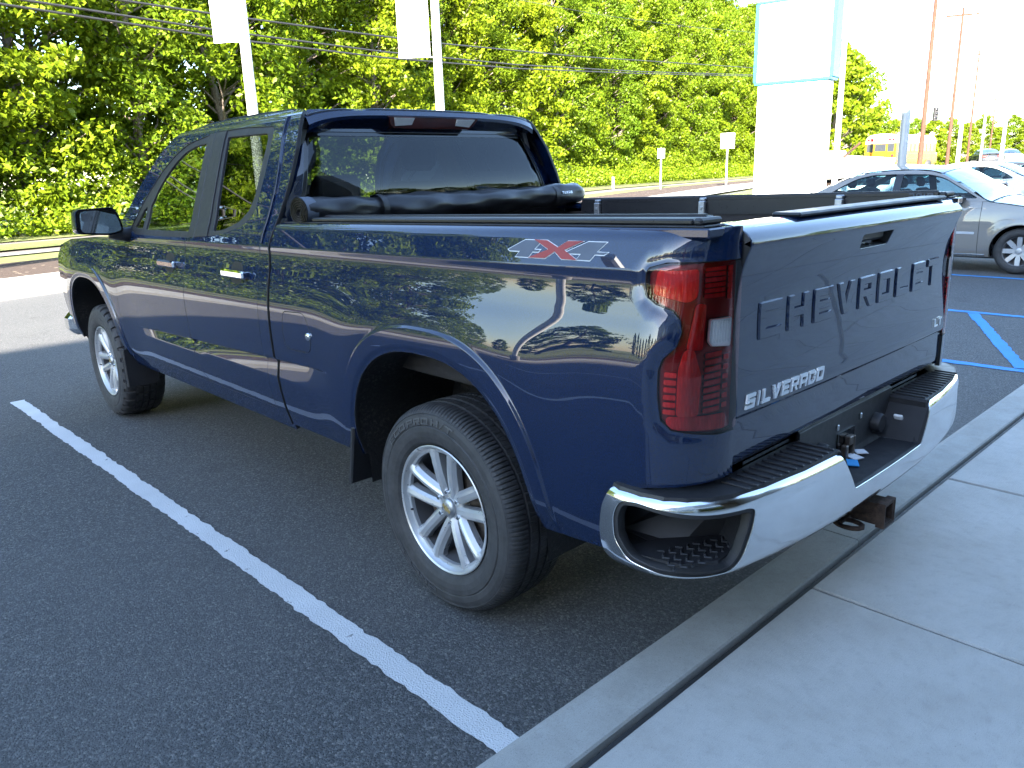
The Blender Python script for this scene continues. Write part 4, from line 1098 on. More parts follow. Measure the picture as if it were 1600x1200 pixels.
# block letters, drawn as polygons in a unit box (width, height)
def rect(a, b, c, d): return [(a, b), (c, b), (c, d), (a, d)]
GL = {'C': [rect(0, 0, .22, 1), rect(.2, 0, 1, .24), rect(.2, .76, 1, 1)], 'H': [rect(0, 0, .24, 1), rect(.76, 0, 1, 1), rect(.2, .38, .8, .62)],
      'E': [rect(0, 0, .24, 1), rect(.2, 0, 1, .22), rect(.2, .39, .9, .61), rect(.2, .78, 1, 1)], 'V': [[(0, 1), (.26, 1), (.5, .3), (.74, 1), (1, 1), (.63, 0), (.37, 0)]],
      'R': [rect(0, 0, .24, 1), rect(.2, .78, 1, 1), rect(.76, .45, 1, .9), rect(.2, .36, 1, .58), [(.42, .4), (.70, .4), (1, 0), (.72, 0)]], 'O': [rect(0, 0, .22, 1), rect(.78, 0, 1, 1), rect(.2, 0, .8, .24), rect(.2, .76, .8, 1)],
      'L': [rect(0, 0, .26, 1), rect(.2, 0, 1, .24)], 'T': [rect(0, .76, 1, 1), rect(.38, 0, .62, .8)], 'S': [rect(0, 0, 1, .24), rect(.76, .2, 1, .6), rect(0, .38, 1, .62), rect(0, .5, .24, .9), rect(0, .76, 1, 1)],
      'I': [rect(.3, 0, .7, 1)], 'A': [rect(0, 0, .22, 1), rect(.78, 0, 1, 1), rect(.2, .76, .8, 1), rect(.2, .30, .8, .52)], 'D': [[(0, 0), (.8, 0), (1, .2), (1, .8), (.8, 1), (0, 1), (0, .76), (.76, .76), (.76, .24), (.22, .24), (.22, .8), (0, .8)]],
      'P': [rect(0, 0, .24, 1), rect(.2, .78, 1, 1), rect(.76, .4, 1, .9), rect(.2, .36, 1, .58)], 'B': [rect(0, 0, .24, 1), rect(.2, 0, 1, .22), rect(.76, .1, 1, .9), rect(.2, .39, .9, .61), rect(.2, .78, 1, 1)], '/': [[(0, 0), (.3, 0), (1, 1), (.7, 1)]],
      'G': [rect(0, 0, .22, 1), rect(.2, 0, 1, .24), rect(.2, .76, 1, 1), rect(.76, .1, 1, .5), rect(.5, .3, .9, .5)], 'U': [rect(0, 0, .22, 1), rect(.78, 0, 1, 1), rect(.2, 0, .8, .24)], 'N': [rect(0, 0, .22, 1), rect(.78, 0, 1, 1), [(.0, 1), (.28, 1), (1, 0), (.72, 0)]],
      'X': [[(0, 0), (.28, 0), (1, 1), (.72, 1)], [(0, 1), (.28, 1), (1, 0), (.72, 0)]]}
def letters(text, x0, x1, z0, z1, gap, mapf, depth, mat, parent, name='letter', shear=0.0, h=.03, widths=None, cham=0.0):
    n = len(text); ws = [(.45 if ch == 'I' else .12 if ch == ' ' else (widths or {}).get(ch, 1)) for ch in text]
    tot = x1-x0; wu = (tot-gap*(n-1))/sum(ws); x = x0
    for ch, wd in zip(text, ws):
        if ch != ' ':
            P = [[(x+wd*wu*a+shear*(b-.5), z0+(z1-z0)*b) for a, b in p] for p in GL[ch]]
            mk(name, prism2(P, mapf, depth, h, -.003, cham=cham), mat, parent)
        x += wd*wu+gap
def onTG(off=0.0):
    def g(u, z):
        v = TGZ(z); P = np.stack([-u, v], -1); N = surf_normals(TGm, P); return TG(u, v)+N*off, N
    return g
letters('CHEVROLET', -.665, .665, 1.125, 1.222, .040, onTG(), .0055, MT['blue'], tg, 'raised_letter', cham=.006)
letters('SILVERADO', -.735, -.300, .944, .982, .010, onTG(), .005, MT['white_letter'], tg, 'badge_letter', .012, cham=.001)
letters('LT', .652, .735, .955, .985, .010, onTG(), .005, MT['chrome'], tg, 'badge_letter', .006)
# ------------------------------------------------------------------ bumper
BPL = np.array([(-1.012, -.795), (-1.024, -.86), (-1.022, -.93), (-1.005, -1.0), (-.970, -1.055), (-.92, -1.098), (-.856, -1.126), (-.731, -1.152), (-.55, -1.176), (-.369, -1.190), (-.18, -1.196), (0, -1.198)])
BPL = np.concatenate([BPL, (BPL*[-1, 1])[-2::-1]])
BSL = np.concatenate([[0], np.cumsum(np.linalg.norm(np.diff(BPL, axis=0), axis=1))]); BSM = BSL[-1]/2
BZ = np.array([.505, .515, .53, .56, .60, .65, .70, .722, .734, .742]); BO = np.array([-.03, -.012, -.002, .004, .006, .006, .003, -.001, -.008, -.022])
def BM(s_, z):
    s_ = np.asarray(s_, float); z = np.asarray(z, float); x = _spl(s_, BSL, BPL[:, 0]); y = _spl(s_, BSL, BPL[:, 1])
    e = 2e-3; dx = _spl(s_+e, BSL, BPL[:, 0])-_spl(s_-e, BSL, BPL[:, 0]); dy = _spl(s_+e, BSL, BPL[:, 1])-_spl(s_-e, BSL, BPL[:, 1]); L = np.hypot(dx, dy)+1e-9
    o = _spl(z, BZ, BO); return np.stack([x+dy/L*o, y-dx/L*o, z], -1)
def BMm(s_, z): return BM(2*BSM-s_, z)
bs0 = BSL[-1]
cor = rounded([(.075, .712), (.13, .722), (.30, .706), (.46, .700), (.485, .690), (.475, .640), (.440, .555), (.405, .520), (.30, .518), (.20, .522), (.105, .545), (.060, .600), (.055, .665)], .02, 3)
corR = cor*[-1, 1]+[bs0, 0]
nl, nr = BSM-.315, BSM+.315
outer = [(0.0, .60), (.012, .545), (.05, .512), (.3, .508), (BSM, .510), (bs0-.3, .508), (bs0-.05, .512), (bs0-.012, .545), (bs0, .60), (bs0-.01, .68), (bs0-.04, .742), (nr+.052, .742), (nr-.045, .602), (nl+.045, .602), (nl-.052, .742), (.04, .742), (.01, .68)]
outer = rounded(outer, [.02, .02, .02, 0, 0, 0, .02, .02, .02, .02, .01, .008, .012, .012, .008, .01, .02], 3)
bmp = panel('rear_bumper', BMm, [outer*[-1, 1]+[2*BSM, 0]], [cor, corR], .018, MT['bumper'], TR, depth=.03)
for c in (cor, corR):
    c2 = shrink(c, .024); cz = c2.copy()
    # bezel, pocket walls and the tread plate on its floor
    panel('step_bezel', BMm, [shrink(c, .001)], [c2], .018, MT['trim'], bmp, depth=.03, off=-.006)
    n = len(c2); P0 = BMm(c2[:, 0], c2[:, 1]); N0 = surf_normals(BMm, c2); V = []; F = []
    cc = P0.mean(0)
    P1 = P0-N0*.012; inn_ = np.array([-np.sign(cc[0])*.115, .115, 0]); P2 = P1+inn_; P2[:, :2] = P2[:, :2]*.985+cc[:2]*.015
    V = list(P1)+list(P2); F = [(i, (i+1) % n, n+(i+1) % n, n+i) for i in range(n)]+[tuple(range(n, 2*n))]
    pk = mk('step_pocket', (V, F), MT['trim'], bmp, False)
    sg = np.sign(cc[0]); zf = .556
    lug = []
    for i in range(11):
        for j in range(6):
            x = sg*(.945-i*.026+j*.012); y = -.955-i*.0115-j*.017
            t_ = .011; an = (.5 if (i+j) % 2 else -1.0)
            if abs(x) < .76 or y < -1.085-.0*x: continue
            lug.append(xf(box(-t_, t_, -.0035, .0035, 0, .006, .002), Matrix.Translation((x, y, zf)) @ Matrix.Rotation(an, 4, 'Z')))
    fl_ = [(sg*.99, -.86), (sg*.995, -.93), (sg*.965, -1.035), (sg*.88, -1.095), (sg*.75, -1.09), (sg*.74, -1.02), (sg*.88, -.90)]
    pts3 = [(x, y, zf) for x, y in fl_]; 
    mk('step_floor', (pts3+[(x, y, zf-.02) for x, y, z in pts3], [tuple(range(7)) if sg > 0 else tuple(range(6, -1, -1)), tuple(range(13, 6, -1)) if sg > 0 else tuple(range(7, 14))]+[(i, (i+1) % 7, 7+(i+1) % 7, 7+i) for i in range(7)]), MT['trim'], pk)
    mk('tread_plate', join(*lug), MT['trim'], pk)
# top pads
def pad(sg):
    e = [(-.345, -1.178), (-.55, -1.165), (-.731, -1.142), (-.856, -1.116), (-.915, -1.088), (-.962, -1.046), (-.995, -.995), (-1.011, -.93), (-1.013, -.86), (-1.003, -.83), (-.955, -.83), (-.93, -.90), (-.88, -.985), (-.80, -1.015), (-.78, -1.035), (-.345, -1.035)]
    V = []; F = []; n = len(e); e = [np.array(q) for q in e]; cc = np.mean(e, 0)
    for k_, (s_, z) in enumerate(((1.0, .715), (1.0, .738), (.985, .747))):
        for q in e: r = cc+(q-cc)*s_; V.append((r[0]*-sg*1.0 if sg > 0 else r[0], r[1], z))
    for r in range(2):
        for i in range(n): a = r*n+i; b = r*n+(i+1) % n; F.append((a, b, b+n, a+n))
    F.append(tuple(range(2*n, 3*n)))
    if sg > 0: F = [f[::-1] for f in F]
    F = [f[::-1] for f in F]
    o = mk('step_pad', (V, F), MT['trim'], bmp)
    for i in range(13):
        x = -.37-i*.036; y0 = -1.165+.0006*i*i*.55; y0 = -1.165+max(0, (-x-.5))*.10
        if -x > .8: y0 += (-x-.8)*.35
        b_ = box(x-.005, x+.005, y0, -1.05, .746, .7525, .002)
        if sg > 0: b_ = ([(-a, b, c) for a, b, c in b_[0]], [f[::-1] for f in b_[1]])
        mk('pad_rib', b_, MT['trim'], o)
pad(-1); pad(1)
def arch_gap(): pass
# notch with floor, cheeks, plate recess
zn = .606
mk('notch_floor', ([(-.27, -1.185, zn), (.27, -1.185, zn), (.27, -1.06, zn-.004), (-.27, -1.06, zn-.004)], [(0, 1, 2, 3)]), MT['trim'], bmp)
for sg in (-1, 1):
    V = [(sg*.268, -1.186, zn-.002), (sg*.268, -1.04, zn-.002), (sg*.362, -1.04, .744), (sg*.362, -1.184, .744)]
    ck = mk('notch_cheek', (V, [(0, 1, 2, 3)] if sg > 0 else [(3, 2, 1, 0)]), MT['trim'], bmp)
    M_ = Matrix.Translation((sg*.312, -1.10, .675)) @ Matrix.Rotation(sg*math.radians(-34), 4, 'Y')
    mk('plate_lamp', xf(join(box(-.006, .006, -.016, .016, -.012, .012, .003)), M_), MT['clear_white'], ck)
mk('plate_recess', box(-.36, .36, -1.05, -1.035, .58, .775, .004), MT['trim'], bmp)
for x in (-.09, .09): mk('plate_screw', box(x-.006, x+.006, -1.056, -1.05, .715, .735, .002), MT['alu'], bmp)
for x in (-.22, .22): mk('trailer_plug', mv(xf(lathe_x([(.03, 0), (.03, .032), (.02, .036), (0, .036)], 20), Matrix.Rotation(math.pi/2, 4, 'Z')), x, -1.05, .67), MT['trim'], bmp, True, auto=40)
mk('wiring_hole', box(-.085, .045, -1.054, -1.049, .60, .70), MT['gloss_black'], bmp)
for i, (x, z, sx, sz) in enumerate(((-.05, .62, .02, .035), (.005, .63, .012, .05), (-.02, .67, .03, .012))): mk('bracket', box(x-sx/2, x+sx/2, -1.075, -1.054, z-.02, z+sz, .003), MT['steel'], bmp)
mk('paper_tag', xf(box(-.03, .03, -.018, .018, 0, .003), Matrix.Translation((-.075, -1.105, zn+.002)) @ Matrix.Rotation(.5, 4, 'Z')), MT['bluepaper'], bmp)
mk('paper_tag', xf(box(-.02, .02, -.026, .026, 0, .003), Matrix.Translation((-.02, -1.085, zn+.004)) @ Matrix.Rotation(-.4, 4, 'Z')), MT['paper'], bmp)
mk('paper_tag', xf(box(-.02, .02, -.02, .02, 0, .003), Matrix.Translation((.045, -1.08, zn+.003)) @ Matrix.Rotation(.8, 4, 'Z')), MT['paper'], bmp)
# bumper end filler and the gap behind it
for sg in (-1, 1):
    b_ = box(-.985, -.80, -1.02, -.80, .55, .715)
    b_ = ([(sg*-x, y, z) for x, y, z in b_[0]], b_[1] if sg < 0 else [f[::-1] for f in b_[1]])
    if 0: mk('bumper_core', b_, MT['gloss_black'], bmp)
mk('bumper_bracket', box(-.66, .66, -1.03, -.95, .52, .76), MT['gloss_black'], bmp)
# hitch receiver
ht = mk('hitch_receiver', join(box(-.038, .038, -1.21, -.90, .395, .403), box(-.038, .038, -1.21, -.90, .463, .471), box(-.038, -.030, -1.21, -.90, .403, .463), box(.030, .038, -1.21, -.90, .403, .463),
    box(-.044, .044, -1.213, -1.185, .389, .395), box(-.044, .044, -1.213, -1.185, .471, .477), box(-.044, -.038, -1.213, -1.185, .395, .471), box(.038, .044, -1.213, -1.185, .395, .471)), MT['rust'], TR)
mk('receiver_bore', box(-.0295, .0295, -1.05, -1.0, .4035, .4625), MT['gloss_black'], ht)
mk('hitch_tube', tube([(-.62, -.93, .45), (.62, -.93, .45)], .04, 12), MT['rust'], ht, True, auto=40)
for sg in (-1, 1):
    lp = [(sg*(.10+.032*math.cos(a)), -1.12+.045*math.sin(a), .40) for a in np.linspace(0, 2*math.pi, 13)]
    mk('chain_loop', tube(lp, .009, 6, False), MT['rust'], ht, True)
    mk('chain_plate', box(sg*.07-.035, sg*.07+.035, -1.10, -.95, .396, .406), MT['rust'], ht)
# ------------------------------------------------------------------ bed: floor, walls, rails, rolled cover
mk('bed_floor', box(-.80, .80, -.98, 1.06, .84, .86), MT['liner'], TR)
mk('bed_front_wall', box(-.84, .84, 1.04, 1.075, .84, 1.40), MT['liner'], TR)
for sg in (-1, 1):
    def sx(VF): return VF if sg > 0 else ([(-x, y, z) for x, y, z in VF[0]], [f[::-1] for f in VF[1]])
    def sl(VF): return ([(x, y, z-.016*y) for x, y, z in VF[0]], VF[1])
    mk('bed_wall', sx(sl(box(.80, .83, -.985, 1.04, .86, 1.38))), MT['liner'], TR)
    mk('bed_rail_top', sx(sl(box(.80, .9075, -1.05, 1.10, 1.395, 1.4195, .004))), MT['blue'], TR)
    mk('bed_rail_cap', sx(sl(box(.815, .898, -1.03, 1.09, 1.4198, 1.4255, .002))), MT['trim'], TR)
    rl = mk('cover_rail', sx(sl(join(box(.835, .895, -.995, .86, 1.426, 1.443, .005), box(.800, .836, -.995, .86, 1.428, 1.4465, .003)))), MT['rail'], TR)
    mk('rail_seal', sx(sl(box(.812, .828, -.985, .86, 1.4465, 1.4505, .001))), MT['alu'] if 0 else MT['trim'], rl)
    mk('rail_end_cap', sx(sl(join(box(.80, .898, -1.022, -.995, 1.4255, 1.444, .006)))), MT['trim'], rl)
    mk('rail_skirt', sx(sl(box(.795, .8, -.99, .86, 1.36, 1.43))), MT['rail'], rl)
    for y in (-.61, .065, .73):
        mk('rail_clamp', sx(sl(join(box(.770, .794, y-.018, y+.018, 1.352, 1.425, .004), box(.775, .80, y-.016, y+.016, 1.425, 1.441, .004), box(.765, .782, y-.008, y+.008, 1.385, 1.40, .003)))), MT['alu'], rl)
letters('BIDC', -.975, -.885, 1.4405, 1.4545, .006, lambda u, z: (np.stack([0*u+.7948, u, z], -1), np.stack([-np.ones_like(u), 0*u, 0*u], -1)), .0012, MT['decal_grey'], rl, 'print_letter')
# rolled cover
def roll():
    V = []; F = []; n = 28; m = 60; xs_ = np.linspace(-.885, .885, m)
    yc, R0 = .955, .062
    for i, x in enumerate(xs_):
        f = (x+.885)/1.77
        st = math.exp(-((f-.22)/.035)**2)+math.exp(-((f-.86)/.018)**2)
        R = R0*(1.0-.10*st)+.004*math.sin(f*23)+.003*math.sin(f*51+1)
        if f > .965: R *= 1-((f-.965)/.035)**2*.35
        zc_ = 1.452+.022*(1-f)*0+.012*f-.010*math.sin(f*math.pi)
        for k_ in range(n):
            a = 2*math.pi*k_/n; rr = R*(1+.05*math.sin(a*3+f*9)+.04*math.sin(a*5-f*31)+.025*math.sin(a*2+f*70)+.02*math.sin(a*7+f*47))
            V.append((x, yc+rr*1.15*math.cos(a), zc_+rr*.92*math.sin(a)))
    for i in range(m-1):
        for k_ in range(n): a = i*n+k_; b = i*n+(k_+1) % n; F.append((a, a+n, b+n, b))
    F.append(tuple(range(n))); F.append(tuple(range(m*n-1, (m-1)*n-1, -1)))
    c = mk('rolled_bed_cover', (V, F), MT['vinyl'], TR, True, auto=50)
    # spiral of the rolled sheet at the left end
    pa = []
    for t in np.linspace(0, 1, 110):
        a = t*4.6*2*math.pi; r = .012+.050*t; pa.append((yc+r*1.15*math.cos(a), 1.452+r*.92*math.sin(a)))
    V = []; F = []
    for (y, z) in pa: V += [(-.900, y, z), (-.880, y, z)]
    th = .0028
    for (y, z) in pa:
        d = np.array([y-yc, z-1.452]); d = d/np.linalg.norm(d)*th; V += [(-.900, y+d[0], z+d[1]), (-.880, y+d[0], z+d[1])]
    n2 = len(pa)*2
    for i in range(len(pa)-1):
        a = 2*i; F += [(a, a+1, a+3, a+2), (a+n2, a+2+n2, a+3+n2, a+1+n2), (a, a+2, a+2+n2, a+n2)]
    mk('roll_end', (V, F), MT['decal_grey'] if 0 else MT['rail'], c, True, auto=40)
    mk('end_band', ([(x, yc+(.067)*1.15*math.cos(a), 1.452+.067*.92*math.sin(a)) for x in (-.897, -.845) for a in np.linspace(0, 2*math.pi, 25)[:-1]], [(k_, (k_+1) % 24, 24+(k_+1) % 24, 24+k_) for k_ in range(24)]), MT['decal_grey'], c, True)
    for f in (.22, .86):
        x = -.885+1.77*f
        mk('strap', ([(xx, yc+.064*1.17*math.cos(a), 1.452+.012*f-.010*math.sin(f*math.pi)+.064*.95*math.sin(a)) for xx in (x-.015, x+.015) for a in np.linspace(0, 2*math.pi, 25)[:-1]], [(k_, (k_+1) % 24, 24+(k_+1) % 24, 24+k_) for k_ in range(24)]), MT['gloss_black'] if 0 else MT['trim'], c, True)
    def onroll(u, z):
        a = math.pi+.25-(z-1.45)/.066; f = (u+.885)/1.77
        A_ = np.stack([u, yc+.066*1.17*np.cos(a), 1.458+.066*.96*np.sin(a)], -1); N_ = np.stack([0*u, np.cos(a), np.sin(a)], -1); return A_, N_/np.linalg.norm(N_, axis=1)[:, None]
    letters('TUXGS', .665, .745, 1.476, 1.490, .005, onroll, .001, MT['white_letter'], c, 'print_letter')
roll()
# ------------------------------------------------------------------ cab back, rear window, roof
def CB_(u, v):
    """cab back: u = x (mirrored), v = height"""
    u = np.asarray(u, float); v = np.asarray(v, float); x = -u
    hw = _spl(v, CABK, CABW)+.02
    y = 1.118+.10*sst(1.50, 1.90, v)-.03*sst(1.30, 1.45, v)*0+.055*sst(.80, 1.0, np.abs(x)/hw)*1.0-.012*(1-(x/.8)**2)
    return np.stack([x, y, v], -1)
def cbw(z): return float(_spl(np.float64(z), CABK, CABW))+.004
pc = [(-cbw(z), z) for z in np.arange(1.32, 1.885, .03)]+[(-.64, 1.893), (.64, 1.893)]+[(cbw(z), z) for z in np.arange(1.32, 1.885, .03)[::-1]]
RW = rounded([(-.815, 1.415), (.815, 1.415), (.690, 1.795), (-.690, 1.795)], .03, 5)
cb = panel('cab_back', CB_, [np.array(pc)], [RW], .03, MT['blue'], TR, depth=.02)
mk('cab_back_lower', box(-.95, .95, 1.14, 1.16, .50, 1.33), MT['gloss_black'], TR)
rwb = panel('rear_window_border', CB_, [shrink(RW, .0015)], [shrink(RW, .034)], .03, MT['gloss_black'], cb, depth=.01, off=-.004)
panel('rear_window', CB_, [shrink(RW, .033)], [], .05, MT['glass_rear'], cb, depth=0, off=-.006)
def ROOF(u, v):
    x = -np.asarray(u, float); y = np.asarray(v, float); e = np.abs(x)/.72
    z = 1.915-.012*(x/.72)**2-.035*e**8-.020*((y-1.75)/.8)**2*(y > 1.75)-.012*((1.75-y)/.6)**2*(y < 1.75)
    z = z-.006*np.exp(-((np.abs(x)-.42)/.05)**2)*(1-sst(1.16, 1.3, y)*0)
    return np.stack([x, y, z], -1)
rf = panel('roof', ROOF, [rounded([(-.695, 1.165), (.695, 1.165), (.665, 2.50), (-.665, 2.50)], [.02, .02, .1, .1])], [], .03, MT['blue'], TR, depth=.03)
# spoiler lip over the rear window with the third brake light
V = []; F = []; xs_ = np.linspace(-.705, .705, 40)
for x in xs_:
    e = abs(x)/.705; zt = 1.902-.012*(x/.72)**2-.03*e**8; yb = 1.125+.012*e**6
    V += [(x, 1.20, zt+.002), (x, yb+.02, zt-.010), (x, yb, zt-.032-.01*e**4), (x, yb+.005, zt-.046-.02*e**6), (x, 1.20, 1.806)]
for i in range(39):
    for k_ in range(4): a = i*5+k_; F.append((a, a+5, a+6, a+1))
F = [f[::-1] for f in F]
sp_ = mk('roof_spoiler', (V, F), MT['blue'], TR, True, auto=30)
cp = [(-.282, 1.862), (.282, 1.862), (.262, 1.828), (.235, 1.812), (-.235, 1.812), (-.262, 1.828)]
MT['chmsl'] = simple('brake light lens', (.10, .022, .016), .16, coat=1)
def ybk(z): return 1.128+.06*max(0, (1.858-z)/.05)*.6
ch = mk('brake_light', (([(x, ybk(z)-.010, z) for x, z in cp]+[(x, 1.19, z) for x, z in cp]), [tuple(range(6))[::-1]]+[(i, (i+1) % 6, 6+(i+1) % 6, 6+i) for i in range(6)]), MT['chmsl'], sp_)
for sg in (-1, 1):
    q = [(sg*.255, 1.858), (sg*.135, 1.858), (sg*.140, 1.828), (sg*.235, 1.822)]
    V = [(x, ybk(z)-.014, z) for x, z in q]+[(x, ybk(z)-.004, z) for x, z in q]; F = [(0, 1, 2, 3) if sg > 0 else (3, 2, 1, 0)]+[(i, (i+1) % 4, 4+(i+1) % 4, 4+i) for i in range(4)]
    mk('cargo_light', (V, F), MT['clear_white'], ch)
# windshield, hood, nose
def WS(u, v):
    x = -np.asarray(u, float); t = np.asarray(v, float); y = 3.20-(.66)*t-.10*(x/.8)**2; z = 1.30+.575*t-.02*(x/.7)**2
    return np.stack([x, y, z], -1)
wsp = rounded([(-.86, .02), (.86, .02), (.665, .985), (-.665, .985)], .05)
panel('windshield', WS, [wsp], [], .06, MT['glass'], TR, depth=0)
def HOOD(u, v):
    x = -np.asarray(u, float); y = np.asarray(v, float); t = (y-3.15)/1.42
    z = 1.292-.075*t-.06*t**4+.022*np.exp(-((np.abs(x)-.42)/.16)**2)-.03*(np.abs(x)/.92)**4
    return np.stack([x, y, z], -1)
panel('hood', HOOD, [rounded([(-.905, 3.16), (.905, 3.16), (.88, 4.50), (.5, 4.60), (-.5, 4.60), (-.88, 4.50)], .04)], [], .05, MT['blue'], TR, depth=.04)
mk('cowl', box(-.90, .90, 3.05, 3.22, 1.24, 1.285, .01), MT['trim'], TR)
def NOSE(u, v):
    x = np.asarray(u, float); z = np.asarray(v, float); y = 4.655-.11*(x/.95)**2-.10*(np.abs(x)/.95)**6-.06*((z-.85)/.35)**2
    return np.stack([x, y, z], -1)
ns = panel('grille', NOSE, [rounded([(-.90, .62), (.90, .62), (.90, 1.16), (-.90, 1.16)], .04)], [], .06, MT['gloss_black'], TR, depth=.03)
for k_ in range(4): panel('grille_bar', NOSE, [np.array([(-.62, .80+k_*.085), (.62, .80+k_*.085), (.62, .825+k_*.085), (-.62, .825+k_*.085)])], [], .06, MT['chrome'], ns, depth=.01, off=.012)
for sg in (-1, 1):
    panel('headlight', NOSE, [rounded([(sg*.66, .90), (sg*.90, .95), (sg*.90, 1.12), (sg*.66, 1.10)], .02)], [], .05, MT['clear_white'], TR, depth=.01, off=.012)
mk('front_bumper', join(box(-.97, .97, 4.50, 4.70, .48, .66, .05)), MT['bumper'], TR)
mk('underbody', box(-.72, .72, -.92, 4.45, .44, .60), MT['gloss_black'], TR)
mk('rear_axle', tube([(-.70, 0, .40), (-.12, 0, .40), (0, 0, .40), (.12, 0, .40), (.70, 0, .40)], [.05, .055, .14, .055, .05], 12), MT['steel'], TR, True)
mk('exhaust_pipe', tube([(.55, -.9, .42), (.58, .2, .45), (.4, 1.6, .42)], .04, 10), MT['steel'], TR, True)
# cab interior
inte = mk('cab_floor', box(-.90, .90, 1.18, 3.05, .62, .66), MT['seat'], TR)
mk('dashboard', box(-.80, .80, 2.72, 3.10, 1.0, 1.27, .06), MT['seat'], TR)
mk('steering_wheel', xf(tube([(.19*math.cos(a), 0, .19*math.sin(a)) for a in np.linspace(0, 2*math.pi, 25)], .018, 8, False), Matrix.Translation((-.42, 2.58, 1.20)) @ Matrix.Rotation(-.4, 4, 'X')), MT['seat'], TR, True)
for xx in (-.42, .42):
    st = mk('front_seat', join(box(xx-.26, xx+.26, 2.0, 2.55, .80, .98, .06), xf(box(-.25, .25, -.07, .07, 0, .62, .06), Matrix.Translation((xx, 1.98, .95)) @ Matrix.Rotation(.2, 4, 'X'))), MT['seat'], TR)
    mk('headrest', xf(box(-.13, .13, -.05, .05, .66, .84, .05), Matrix.Translation((xx, 1.97, .97)) @ Matrix.Rotation(.2, 4, 'X')), MT['seat'], st)
sb_ = mk('rear_bench', join(box(-.75, .75, 1.3, 1.75, .82, .98, .06), box(-.75, .75, 1.24, 1.36, .98, 1.46, .05)), MT['seat'], TR)
for xx in (-.5, .5): mk('headrest', box(xx-.13, xx+.13, 1.25, 1.33, 1.47, 1.60, .03), MT['seat'], sb_)
mk('headliner', box(-.64, .64, 1.22, 2.42, 1.845, 1.86), MT['seat_grey'], TR)
for sg in (-1, 1):
    b_ = [(sg*.70, 1.20, 1.84), (sg*.86, 1.20, 1.36), (sg*.86, 1.33, 1.36), (sg*.70, 1.37, 1.84)]
    mk('pillar_lining', (b_+[(x-sg*.03, y, z) for x, y, z in b_], [(0, 1, 2, 3), (7, 6, 5, 4)]+[(i, (i+1) % 4, 4+(i+1) % 4, 4+i) for i in range(4)]), MT['seat_grey'], TR)
    b_ = [(sg*.74, 1.90, 1.80), (sg*.90, 1.80, 1.34), (sg*.90, 2.02, 1.34), (sg*.74, 2.08, 1.80)]
    mk('pillar_lining', (b_+[(x-sg*.03, y, z) for x, y, z in b_], [(0, 1, 2, 3), (7, 6, 5, 4)]+[(i, (i+1) % 4, 4+(i+1) % 4, 4+i) for i in range(4)]), MT['seat_grey'], TR)
    mk('door_lining', box(sg*.90-.02, sg*.90+.02, 1.25, 3.0, .66, 1.31), MT['seat'], TR)
# ------------------------------------------------------------------ wheels (local frame: outward is -x, hub at the origin)
def tyre(at, name):
    R_ = .398; half = .1325
    prof = [(-.018, .236), (-.012, .243), (.000, .250), (.010, .262), (.017, .280), (.020, .300), (.020, .318), (.0165, .322), (.0185, .326), (.0175, .345), (.012, .362), (.010, .364), (.0115, .367), (.003, .379), (-.010, .388), (-.022, .3925)]
    gro = []
    tr = [(-.030, .394), (-.055, .3955), (-.056, .387), (-.065, .387), (-.066, .3965), (-.098, .3975), (-.099, .388), (-.109, .388), (-.110, .398), (-.142, .398)]
    full = prof+tr
    # mirror to the inside
    c = -.125; inner = [(2*c-a, r) for a, r in full[::-1] if a > c+.012]
    full = full+inner; m = len(full); n = 576
    ash = {j for j, (a, r) in enumerate(full) if r > .3785 and (a > -.056 or a < 2*c+.056)}
    blk = {j for j, (a, r) in enumerate(full) if r > .394 and -.245 < a < -.06}
    def mod(j, k_):
        if not at:
            if j in ash: return -.0055 if k_ % 4 == 0 else 0
            if j in blk: return -.0040 if k_ % 8 == (0 if j % 2 else 4) else 0
        else:
            if j in ash: return -.011 if ((k_//2) % 9) in (0, 1, 2) else (.002 if full[j][1] < .392 else 0)
            if j in blk: return -.010 if (k_//2+j*2) % 9 in (0, 1) else 0
        return 0
    V, F = lathe_x(full, n, mod)
    return V, F
def arm(phi, sg, r0=.040, r1=.231):
    """one half of a split spoke: a faceted bar that leaves the hub and flares into the rim"""
    V = []; F = []; N_ = 12
    for i in range(N_):
        t = i/(N_-1); r = r0+(r1-r0)*t; off = sg*(.0235+.0275*t**1.15)
        wi = .0212+.006*max(0, t-.80)/.20; wo = .0255+.030*max(0, t-.80)/.20           # inner (slot) and outer half width
        face = -.012-.022*(1-t)**1.5+.004*math.sin(t*math.pi)
        q_ = [(-wi, -.040), (-wi, -.012), (-wi*.55, -.001), (wo*.15, .0035), (wo*.55, -.001), (wo, -.016), (wo, -.040)]
        for (q, ax) in q_:
            lat = off+sg*q; V.append((-(face+ax), r*1.0, lat))
    for i in range(N_-1):
        for j in range(6):
            f = (i*7+j, i*7+j+1, (i+1)*7+j+1, (i+1)*7+j); F.append(f if sg > 0 else f[::-1])
    F.append(tuple(range(7))[::-1]); F.append(tuple(range((N_-1)*7, N_*7)))
    # keep the bar inside the rim
    V = [(x, y*min(1, .2325/math.hypot(y, z)), z*min(1, .2325/math.hypot(y, z))) for x, y, z in V]
    return V, F
